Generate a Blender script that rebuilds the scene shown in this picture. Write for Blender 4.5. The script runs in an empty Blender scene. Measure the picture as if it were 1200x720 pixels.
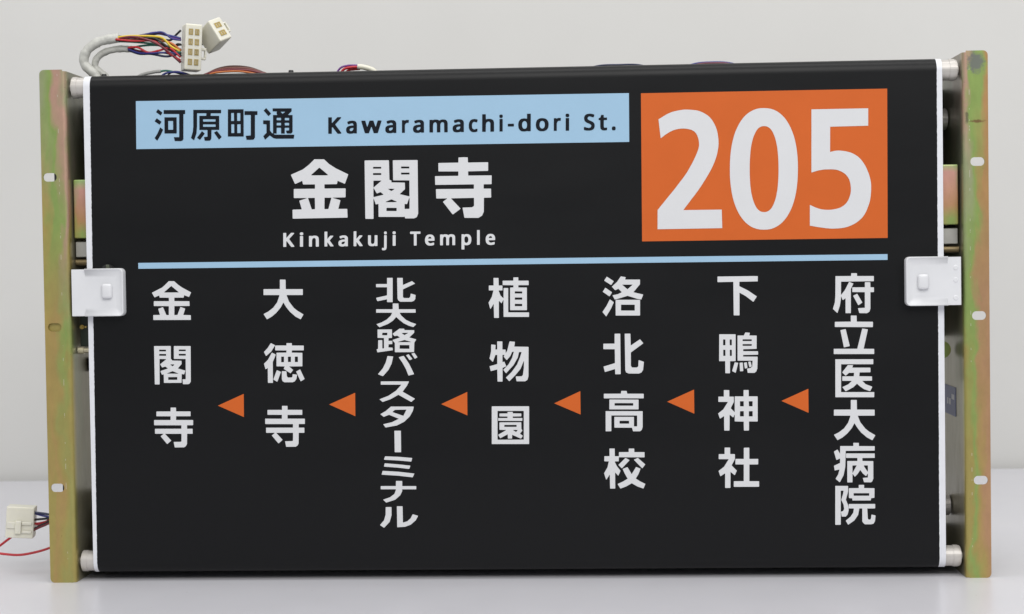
import bpy, bmesh, math, random
from mathutils import Vector, Matrix
random.seed(7)
S = bpy.context.scene
COL = S.collection
R = math.radians

# ------------------------------------------------------------------ camera
cam_d = bpy.data.cameras.new('camera')
cam = bpy.data.objects.new('camera', cam_d)
COL.objects.link(cam)
S.camera = cam
CR = Vector((0.99860111, 0.05072901, -0.01491285))
CU = Vector((0.0134892, 0.02829128, 0.9995087))
CF = Vector((-0.05112599, 0.99831166, -0.02756741))
cam.matrix_world = Matrix(((CR.x, CU.x, -CF.x, 0.08542437),
                           (CR.y, CU.y, -CF.y, -1.63633961),
                           (CR.z, CU.z, -CF.z, 0.30897398),
                           (0, 0, 0, 1)))
cam_d.sensor_width = 36.0
cam_d.lens = 60.0
cam_d.clip_start = 0.05
cam_d.clip_end = 50.0
cam_d.dof.use_dof = True
cam_d.dof.focus_distance = 1.64
cam_d.dof.aperture_fstop = 9.0

# ------------------------------------------------------------------ world (room bounce), lamps, exposure
W = bpy.data.worlds.new('World')
S.world = W
W.use_nodes = True
bg = W.node_tree.nodes['Background']
bg.inputs['Color'].default_value = (0.93, 0.96, 1.0, 1)
bg.inputs['Strength'].default_value = 0.46


def lamp(name, loc, target, sx, sy, power, col):
    d = bpy.data.lights.new(name, 'AREA')
    d.shape = 'RECTANGLE'
    d.size, d.size_y = sx, sy
    d.energy = power
    d.color = col
    o = bpy.data.objects.new(name, d)
    COL.objects.link(o)
    o.location = loc
    o.rotation_euler = (Vector(target) - Vector(loc)).to_track_quat('-Z', 'Y').to_euler()
    return o


lamp('ceiling_lamp', (0.45, -2.3, 2.1), (0.0, 0.0, 0.25), 3.0, 1.6, 61, (1.0, 0.985, 0.96))
lamp('ceiling_lamp', (0.05, -0.25, 2.45), (0.05, -0.1, 0.0), 2.6, 0.9, 25, (1.0, 0.985, 0.96))

S.view_settings.view_transform = 'Standard'
S.view_settings.look = 'None'
S.view_settings.exposure = 0.0
S.view_settings.gamma = 1.0

# ------------------------------------------------------------------ material helpers


class NT:
    def __init__(self, name):
        self.m = bpy.data.materials.new(name)
        self.m.use_nodes = True
        self.t = self.m.node_tree
        self.b = self.t.nodes['Principled BSDF']

    def n(self, kind, **kw):
        x = self.t.nodes.new(kind)
        for k, v in kw.items():
            if k in x.inputs:
                x.inputs[k].default_value = v
            else:
                setattr(x, k, v)
        return x

    def l(self, a, b):
        self.t.links.new(a, b)

    def coords(self, scale=(1, 1, 1)):
        tc = self.n('ShaderNodeTexCoord')
        mp = self.n('ShaderNodeMapping')
        mp.inputs['Scale'].default_value = scale
        self.l(tc.outputs['Object'], mp.inputs['Vector'])
        return mp.outputs['Vector']

    def noise(self, scale, detail=3.0, rough=0.5, vscale=(1, 1, 1), distort=0.0):
        x = self.n('ShaderNodeTexNoise')
        x.inputs['Scale'].default_value = scale
        x.inputs['Detail'].default_value = detail
        x.inputs['Roughness'].default_value = rough
        x.inputs['Distortion'].default_value = distort
        self.l(self.coords(vscale), x.inputs['Vector'])
        return x.outputs['Fac']

    def ramp(self, fac, stops):
        x = self.n('ShaderNodeValToRGB')
        e = x.color_ramp.elements
        while len(e) < len(stops):
            e.new(0.5)
        for el, (p, c) in zip(e, stops):
            el.position = p
            el.color = (c[0], c[1], c[2], 1) if len(c) == 3 else c
        self.l(fac, x.inputs['Fac'])
        return x.outputs['Color']

    def mix(self, fac, a, b):
        x = self.n('ShaderNodeMix', data_type='RGBA')
        for s, v in ((x.inputs['Factor'], fac), (x.inputs['A'], a), (x.inputs['B'], b)):
            pass
        ia = [i for i in x.inputs if i.type == 'RGBA']
        fi = [i for i in x.inputs if i.type == 'VALUE'][0]
        for s, v in ((fi, fac), (ia[0], a), (ia[1], b)):
            if hasattr(v, 'is_linked') or isinstance(v, bpy.types.NodeSocket):
                self.l(v, s)
            elif isinstance(v, (tuple, list)):
                s.default_value = (v[0], v[1], v[2], 1)
            else:
                s.default_value = v
        return [o for o in x.outputs if o.type == 'RGBA'][0]

    def math(self, op, a, b=None, c=None):
        x = self.n('ShaderNodeMath', operation=op)
        for i, v in enumerate((a, b, c)):
            if v is None:
                continue
            if isinstance(v, bpy.types.NodeSocket):
                self.l(v, x.inputs[i])
            else:
                x.inputs[i].default_value = v
        return x.outputs[0]

    def bump(self, h, strength, dist=0.001):
        x = self.n('ShaderNodeBump')
        x.inputs['Strength'].default_value = strength
        x.inputs['Distance'].default_value = dist
        self.l(h, x.inputs['Height'])
        self.l(x.outputs['Normal'], self.b.inputs['Normal'])


def plain(name, col, rough=0.5, metal=0.0, spec=0.5, var=0.06, vs=60.0, sss=0.0, bump=0.0, bscale=300.0, coat=0.0):
    t = NT(name)
    f = t.noise(vs, 4.0, 0.6)
    lo = [max(0.0, c * (1 - var)) for c in col]
    hi = [min(1.0, c * (1 + var)) for c in col]
    t.l(t.ramp(f, [(0.3, lo), (0.7, hi)]), t.b.inputs['Base Color'])
    rr = t.math('MULTIPLY_ADD', f, 0.12, rough - 0.06)
    t.l(rr, t.b.inputs['Roughness'])
    t.b.inputs['Metallic'].default_value = metal
    t.b.inputs['Specular IOR Level'].default_value = spec
    if sss:
        t.b.inputs['Subsurface Weight'].default_value = sss
        t.b.inputs['Subsurface Radius'].default_value = (0.004, 0.004, 0.003)
        t.b.inputs['Subsurface Scale'].default_value = 1.0
    if bump:
        t.bump(t.noise(bscale, 2.0), bump, 0.0005)
    if coat:
        t.b.inputs['Coat Weight'].default_value = coat
    return t.m


def zinc(name, bands, gloss=0.31, patch=None, metal=0.45, span=(0.4286, 0.0258), web=0.75, zn=0.10):
    """yellow passivated zinc: bands = colour ramps across the strip, one per height, fading into each other with noise"""
    t = NT(name)
    f = t.noise(16.0, 3.0, 0.55, (1.6, 1.6, 0.55), 0.7)
    g = t.noise(60.0, 3.0, 0.6, (1.4, 1.4, 0.5), 0.4)
    tc = t.n('ShaderNodeTexCoord')
    sp = t.n('ShaderNodeSeparateXYZ')
    t.l(tc.outputs['Object'], sp.inputs['Vector'])
    u = t.math('MULTIPLY', t.math('SUBTRACT', t.math('ABSOLUTE', sp.outputs['X']), span[0]), 1.0 / span[1])
    u = t.math('ADD', u, t.math('MULTIPLY_ADD', f, 1.5, -0.75))
    u = t.math('ADD', u, t.math('MULTIPLY_ADD', g, 0.5, -0.25))
    zz = t.math('ADD', sp.outputs['Z'], t.math('MULTIPLY_ADD', f, zn, -0.5 * zn))
    col = None
    for z, stops in bands:
        c = t.ramp(u, stops)
        if col is None:
            col = c
        else:
            w = t.math('MULTIPLY_ADD', zz, -1.0 / (zprev - z), zprev / (zprev - z))
            w = t.math('MINIMUM', t.math('MAXIMUM', w, 0.0), 1.0)
            col = t.mix(w, col, c)
        zprev = z
    # the web behind the bend is duller and greyer than the face
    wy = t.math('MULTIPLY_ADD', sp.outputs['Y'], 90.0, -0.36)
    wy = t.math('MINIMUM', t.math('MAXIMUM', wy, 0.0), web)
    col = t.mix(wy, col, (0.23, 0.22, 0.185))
    # cloudy unevenness of the whole coating
    cl = t.ramp(t.noise(120.0, 4.0, 0.65, (1, 1, 0.5)), [(0.3, (1.02, 1.02, 1.0)), (0.7, (1.17, 1.17, 1.14))])
    mm = t.n('ShaderNodeMix', data_type='RGBA', blend_type='MULTIPLY')
    [i for i in mm.inputs if i.type == 'VALUE'][0].default_value = 1.0
    ia = [i for i in mm.inputs if i.type == 'RGBA']
    t.l(col, ia[0])
    t.l(cl, ia[1])
    col = [o for o in mm.outputs if o.type == 'RGBA'][0]
    d = t.noise(420.0, 2.0, 0.6)
    dm = t.ramp(d, [(0.70, (0, 0, 0)), (0.76, (1, 1, 1))])
    col = t.mix(t.math('MULTIPLY', dm, 0.35), col, (0.10, 0.08, 0.05))
    # short scratch dashes down the middle of the flange
    ax = t.math('ABSOLUTE', t.math('SUBTRACT', t.math('ABSOLUTE', sp.outputs['X']), 0.4368))
    line = t.math('LESS_THAN', ax, 0.00022)
    dash = t.math('GREATER_THAN', t.noise(90.0, 2.0, 0.6, (0.1, 0.1, 1)), 0.57)
    col = t.mix(t.math('MULTIPLY', t.math('MULTIPLY', line, dash), 0.6), col, (0.75, 0.72, 0.62))
    br = t.noise(900.0, 3.0, 0.6, (1.0, 1.0, 0.02))
    rough = t.math('ADD', t.math('MULTIPLY_ADD', g, 0.2, gloss - 0.14), t.math('MULTIPLY', br, 0.12))
    if patch:
        for (px, pz, rx, rz, c, amt) in patch:
            dx = t.math('MULTIPLY', t.math('SUBTRACT', sp.outputs['X'], px), 1.0 / rx)
            dz = t.math('MULTIPLY', t.math('SUBTRACT', sp.outputs['Z'], pz), 1.0 / rz)
            rad = t.math('SQRT', t.math('ADD', t.math('MULTIPLY', dx, dx), t.math('MULTIPLY', dz, dz)))
            rag = t.math('MULTIPLY_ADD', t.noise(260.0, 5.0, 0.75), 2.2, -1.1)
            msk = t.math('SUBTRACT', 1.1, t.math('ADD', rad, rag))
            msk = t.math('MINIMUM', t.math('MAXIMUM', t.math('MULTIPLY', msk, 1.8), 0.0), 1.0)
            col = t.mix(t.math('MULTIPLY', msk, amt), col, c)
    t.l(col, t.b.inputs['Base Color'])
    t.l(rough, t.b.inputs['Roughness'])
    t.b.inputs['Metallic'].default_value = metal
    t.bump(t.noise(900.0, 2.0), 0.05, 0.0003)
    return t.m


G_ = (0.25, 0.345, 0.10)     # green
GG = (0.30, 0.33, 0.18)      # grey green
PK = (0.46, 0.28, 0.215)      # pink
TN = (0.39, 0.265, 0.10)     # tan
GD = (0.40, 0.30, 0.095)      # gold
KH = (0.35, 0.285, 0.09)     # khaki
BP = (0.42, 0.24, 0.13)      # brownish pink
OR = (0.42, 0.24, 0.10)      # orange
BANDS_L = [(0.47, [(0.0, GG), (0.28, PK), (0.5, PK), (0.66, G_), (1.0, GG)]),
           (0.36, [(0.0, KH), (0.25, PK), (0.45, G_), (0.75, G_), (1.0, GD)]),
           (0.25, [(0.0, KH), (0.22, G_), (0.45, TN), (0.8, GD), (1.0, TN)]),
           (0.12, [(0.0, KH), (0.3, (0.32, 0.30, 0.10)), (0.5, KH), (0.75, TN), (1.0, KH)])]
BANDS_R = [(0.46, [(0.0, GG), (0.22, PK), (0.42, G_), (0.85, G_), (1.0, OR)]),
           (0.37, [(0.0, GG), (0.25, GG), (0.45, G_), (0.7, TN), (1.0, OR)]),
           (0.26, [(0.0, KH), (0.2, G_), (0.45, G_), (0.62, BP), (1.0, BP)]),
           (0.12, [(0.0, KH), (0.3, KH), (0.48, G_), (0.66, KH), (0.8, TN), (1.0, BP)])]
BANDS_C = [(0.392, [(0.0, (0.34, 0.52, 0.20)), (0.7, (0.34, 0.46, 0.20)), (1.0, G_)]),
           (0.384, [(0.0, (0.56, 0.28, 0.26)), (0.75, (0.56, 0.30, 0.25)), (1.0, GG)]),
           (0.352, [(0.0, (0.52, 0.27, 0.18)), (0.8, OR), (1.0, G_)]), (0.340, [(0.0, TN), (0.6, G_), (1.0, KH)])]


# ------------------------------------------------------------------ mesh helpers


def link(name, mesh, mat, parent=None, smooth=False):
    o = bpy.data.objects.new(name, mesh)
    COL.objects.link(o)
    mats = mat if isinstance(mat, (list, tuple)) else [mat]
    for m in mats:
        if m:
            mesh.materials.append(m)
    if smooth:
        for p in mesh.polygons:
            p.use_smooth = True
    if parent:
        o.parent = parent
    return o


def obj(name, bm, mat, parent=None, smooth=False):
    bmesh.ops.recalc_face_normals(bm, faces=bm.faces[:])
    me = bpy.data.meshes.new(name)
    bm.to_mesh(me)
    bm.free()
    return link(name, me, mat, parent, smooth)


def tag(o, label=None, cat=None, group=None, kind=None):
    if label:
        o['label'] = label
    if cat:
        o['category'] = cat
    if group:
        o['group'] = group
    if kind:
        o['kind'] = kind
    return o


def thing(name, loc, label, cat, group=None):
    o = bpy.data.objects.new(name, None)
    o.empty_display_size = 0.02
    COL.objects.link(o)
    o.location = loc
    return tag(o, label, cat, group)


def part(o, root):
    """parent a mesh built in world coordinates to an Empty that stands elsewhere"""
    o.parent = root
    o.matrix_parent_inverse = Matrix.Translation(root.location).inverted()
    return o


def box(bm, x0, x1, y0, y1, z0, z1, bev=0.0, seg=2, mi=0, M=None):
    g = bmesh.ops.create_cube(bm, size=1.0)
    vs = g['verts']
    for v in vs:
        v.co = Vector((x0 + (v.co.x + .5) * (x1 - x0), y0 + (v.co.y + .5) * (y1 - y0), z0 + (v.co.z + .5) * (z1 - z0)))
    fs = set(f for v in vs for f in v.link_faces)
    if bev:
        es = list(set(e for v in vs for e in v.link_edges))
        r = bmesh.ops.bevel(bm, geom=es, offset=bev, segments=seg, affect='EDGES', profile=0.5)
        fs = set(f for f in r['faces']) | set(f for f in fs if f.is_valid)
        vs = list(set(v for f in fs for v in f.verts))
    if M:
        for v in vs:
            v.co = M @ v.co
    for f in fs:
        f.material_index = mi
    return vs


def cyl(bm, a, b, r, seg=32, r2=None, bev=0.0):
    a, b = Vector(a), Vector(b)
    d = b - a
    M = Matrix.Translation((a + b) / 2) @ d.to_track_quat('Z', 'Y').to_matrix().to_4x4()
    g = bmesh.ops.create_cone(bm, cap_ends=True, cap_tris=False, segments=seg, radius1=r, radius2=r if r2 is None else r2,
                              depth=d.length, matrix=M)
    if bev:
        fs = set(f for v in g['verts'] for f in v.link_faces if len(f.verts) > 4)
        es = list(set(e for f in fs for e in f.edges))
        bmesh.ops.bevel(bm, geom=es, offset=bev, segments=2, affect='EDGES')
    return g


def spline(pts, n=8):
    P = [Vector(p) for p in pts]
    P = [2 * P[0] - P[1]] + P + [2 * P[-1] - P[-2]]
    out = []
    for i in range(1, len(P) - 2):
        p0, p1, p2, p3 = P[i - 1:i + 3]
        for j in range(n):
            t = j / n
            out.append(.5 * ((2 * p1) + (p2 - p0) * t + (2 * p0 - 5 * p1 + 4 * p2 - p3) * t * t + (3 * p1 - p0 - 3 * p2 + p3) * t ** 3))
    out.append(P[-2])
    return out


def tube(bm, pts, r, seg=10, n=8, rough=0.0, caps=True):
    C = spline(pts, n)
    up = Vector((0, 1, 0.02))
    rings = []
    for i, c in enumerate(C):
        t = (C[min(i + 1, len(C) - 1)] - C[max(i - 1, 0)]).normalized()
        a = up - t * up.dot(t)
        a.normalize()
        b = t.cross(a)
        up = a
        rr = r(i / (len(C) - 1)) if callable(r) else r
        ring = []
        for k in range(seg):
            q = 2 * math.pi * k / seg
            rk = rr * (1 + random.uniform(-rough, rough))
            ring.append(bm.verts.new(c + (a * math.cos(q) + b * math.sin(q)) * rk))
        rings.append(ring)
    for r0, r1 in zip(rings, rings[1:]):
        for k in range(seg):
            bm.faces.new((r0[k], r0[(k + 1) % seg], r1[(k + 1) % seg], r1[k]))
    if caps:
        bm.faces.new(rings[0][::-1])
        bm.faces.new(rings[-1])


def fill2d(loops, extrude=0.0):
    """mesh of a filled outline with holes, drawn in x,z and facing -y"""
    cu = bpy.data.curves.new('outline', 'CURVE')
    cu.dimensions = '2D'
    cu.fill_mode = 'BOTH'
    cu.extrude = extrude
    for L in loops:
        s = cu.splines.new('POLY')
        s.points.add(len(L) - 1)
        for p, (x, z) in zip(s.points, L):
            p.co = (x, z, 0, 1)
        s.use_cyclic_u = True
    o = bpy.data.objects.new('outline', cu)
    me = bpy.data.meshes.new_from_object(o)
    bpy.data.objects.remove(o)
    bpy.data.curves.remove(cu)
    for v in me.vertices:
        v.co = Vector((v.co.x, -v.co.z, v.co.y))
    return me


def rrect(x0, x1, z0, z1, r, n=5, corners=(1, 1, 1, 1)):
    """rounded rectangle outline; corners = lower left, lower right, upper right, upper left"""
    out = []
    for (cx, cz, a0, on) in ((x0 + r, z0 + r, 180, corners[0]), (x1 - r, z0 + r, 270, corners[1]),
                             (x1 - r, z1 - r, 0, corners[2]), (x0 + r, z1 - r, 90, corners[3])):
        if not on:
            out.append((x0 if a0 in (180, 90) else x1, z0 if a0 in (180, 270) else z1))
            continue
        for k in range(n + 1):
            q = R(a0 + 90 * k / n)
            out.append((cx + r * math.cos(q), cz + r * math.sin(q)))
    return out


# ------------------------------------------------------------------ materials
t = NT('wall_paint')
f = t.noise(3.0, 3.0, 0.5)
t.l(t.ramp(f, [(0.3, (0.655, 0.648, 0.625)), (0.7, (0.685, 0.678, 0.655))]), t.b.inputs['Base Color'])
t.b.inputs['Roughness'].default_value = 0.85
t.bump(t.noise(260.0, 4.0, 0.6), 0.12, 0.0008)
WALL = t.m
t = NT('table_laminate')
f = t.noise(2.2, 4.0, 0.55)
base = t.ramp(f, [(0.3, (0.635, 0.63, 0.67)), (0.7, (0.67, 0.665, 0.705))])
speck = t.ramp(t.noise(210.0, 1.0, 0.4), [(0.785, (0, 0, 0)), (0.80, (1, 1, 1))])      # a few dust specks
t.l(t.mix(t.math('MULTIPLY', speck, 0.35), base, (0.2, 0.19, 0.18)), t.b.inputs['Base Color'])
t.l(t.math('MULTIPLY_ADD', t.noise(14.0, 4.0, 0.6), 0.12, 0.24), t.b.inputs['Roughness'])
t.bump(t.noise(700.0, 2.0), 0.05, 0.0003)
TABLE = t.m

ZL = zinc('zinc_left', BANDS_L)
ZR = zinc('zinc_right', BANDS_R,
          patch=[(0.4432, 0.489, 0.0085, 0.011, (0.16, 0.16, 0.17), 0.85),
                 (0.4445, 0.4335, 0.0075, 0.0016, (0.16, 0.06, 0.03), 0.8),
                 (0.4345, 0.437, 0.0018, 0.006, (0.10, 0.08, 0.06), 0.7)])
ZC = zinc('zinc_crossbar', BANDS_C, gloss=0.42, span=(0.40, 0.028), web=0.0, zn=0.02)
GREYMETAL = plain('galvanised_sheet', (0.42, 0.41, 0.38), 0.42, 0.5, var=0.12, vs=25)
BLACKMETAL = plain('blackened_steel', (0.03, 0.03, 0.03), 0.5, 0.3)
DARKPLASTIC = plain('black_rubber', (0.012, 0.012, 0.012), 0.5)
BRASS = plain('brass', (0.50, 0.36, 0.11), 0.3, 0.8, var=0.15)
ROLLER = plain('roller_plastic', (0.56, 0.53, 0.50), 0.36, 0.25, var=0.05, vs=30)
CLIP = plain('white_powder_coat', (0.72, 0.725, 0.745), 0.36, var=0.02, vs=40, bump=0.04, bscale=700)
t = NT('black_film')
f = t.noise(5.0, 4.0, 0.6, (0.6, 1.0, 2.2))
t.l(t.ramp(t.noise(1400.0, 1.0), [(0.35, (0.0022, 0.0024, 0.0030)), (0.65, (0.0036, 0.0038, 0.0046))]), t.b.inputs['Base Color'])
t.l(t.math('MULTIPLY_ADD', f, 0.30, 0.24), t.b.inputs['Roughness'])
t.b.inputs['Specular IOR Level'].default_value = 0.24
t.bump(t.noise(3.2, 2.0, 0.5, (0.5, 1.0, 2.0)), 0.10, 0.006)
FILM = t.m
EDGE = plain('white_film_edge', (0.74, 0.75, 0.79), 0.42, var=0.03, vs=80)
INK_WHITE = plain('white_print', (0.665, 0.67, 0.685), 0.48, spec=0.3, var=0.015, vs=20)
INK_BLUE = plain('pale_blue_print', (0.325, 0.505, 0.67), 0.48, spec=0.3, var=0.02, vs=20)
INK_ORANGE = plain('orange_print', (0.60, 0.117, 0.017), 0.48, spec=0.25, var=0.03, vs=20)
INK_BLACK = plain('dark_print', (0.0055, 0.008, 0.013), 0.5, spec=0.14, var=0.1)
NYLON = plain('milky_nylon', (0.74, 0.72, 0.62), 0.36, var=0.03, sss=0.35)
SLEEVE = plain('grey_white_sleeve', (0.53, 0.53, 0.49), 0.40, var=0.10, vs=160, bump=0.9, bscale=200)
BLUESTICK = plain('blue_sticker', (0.15, 0.17, 0.30), 0.5)
WHITESTICK = plain('white_sticker_print', (0.6, 0.6, 0.62), 0.5)
PCB = plain('dark_green_board', (0.012, 0.022, 0.014), 0.4)


def wire_mat(name, c):
    return plain(name + '_insulation', c, 0.36, var=0.08, vs=90)


WC = {n: wire_mat(n, c) for n, c in dict(red=(0.50, 0.02, 0.03), blue=(0.025, 0.03, 0.20), navy=(0.012, 0.018, 0.07),
      yellow=(0.72, 0.52, 0.04), black=(0.014, 0.014, 0.014), green=(0.02, 0.16, 0.11), brown=(0.16, 0.045, 0.03),
      orange=(0.55, 0.16, 0.04), purple=(0.16, 0.05, 0.25), maroon=(0.16, 0.02, 0.03), darkbrown=(0.07, 0.03, 0.02),
      grey=(0.4, 0.4, 0.38)).items()}

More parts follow.
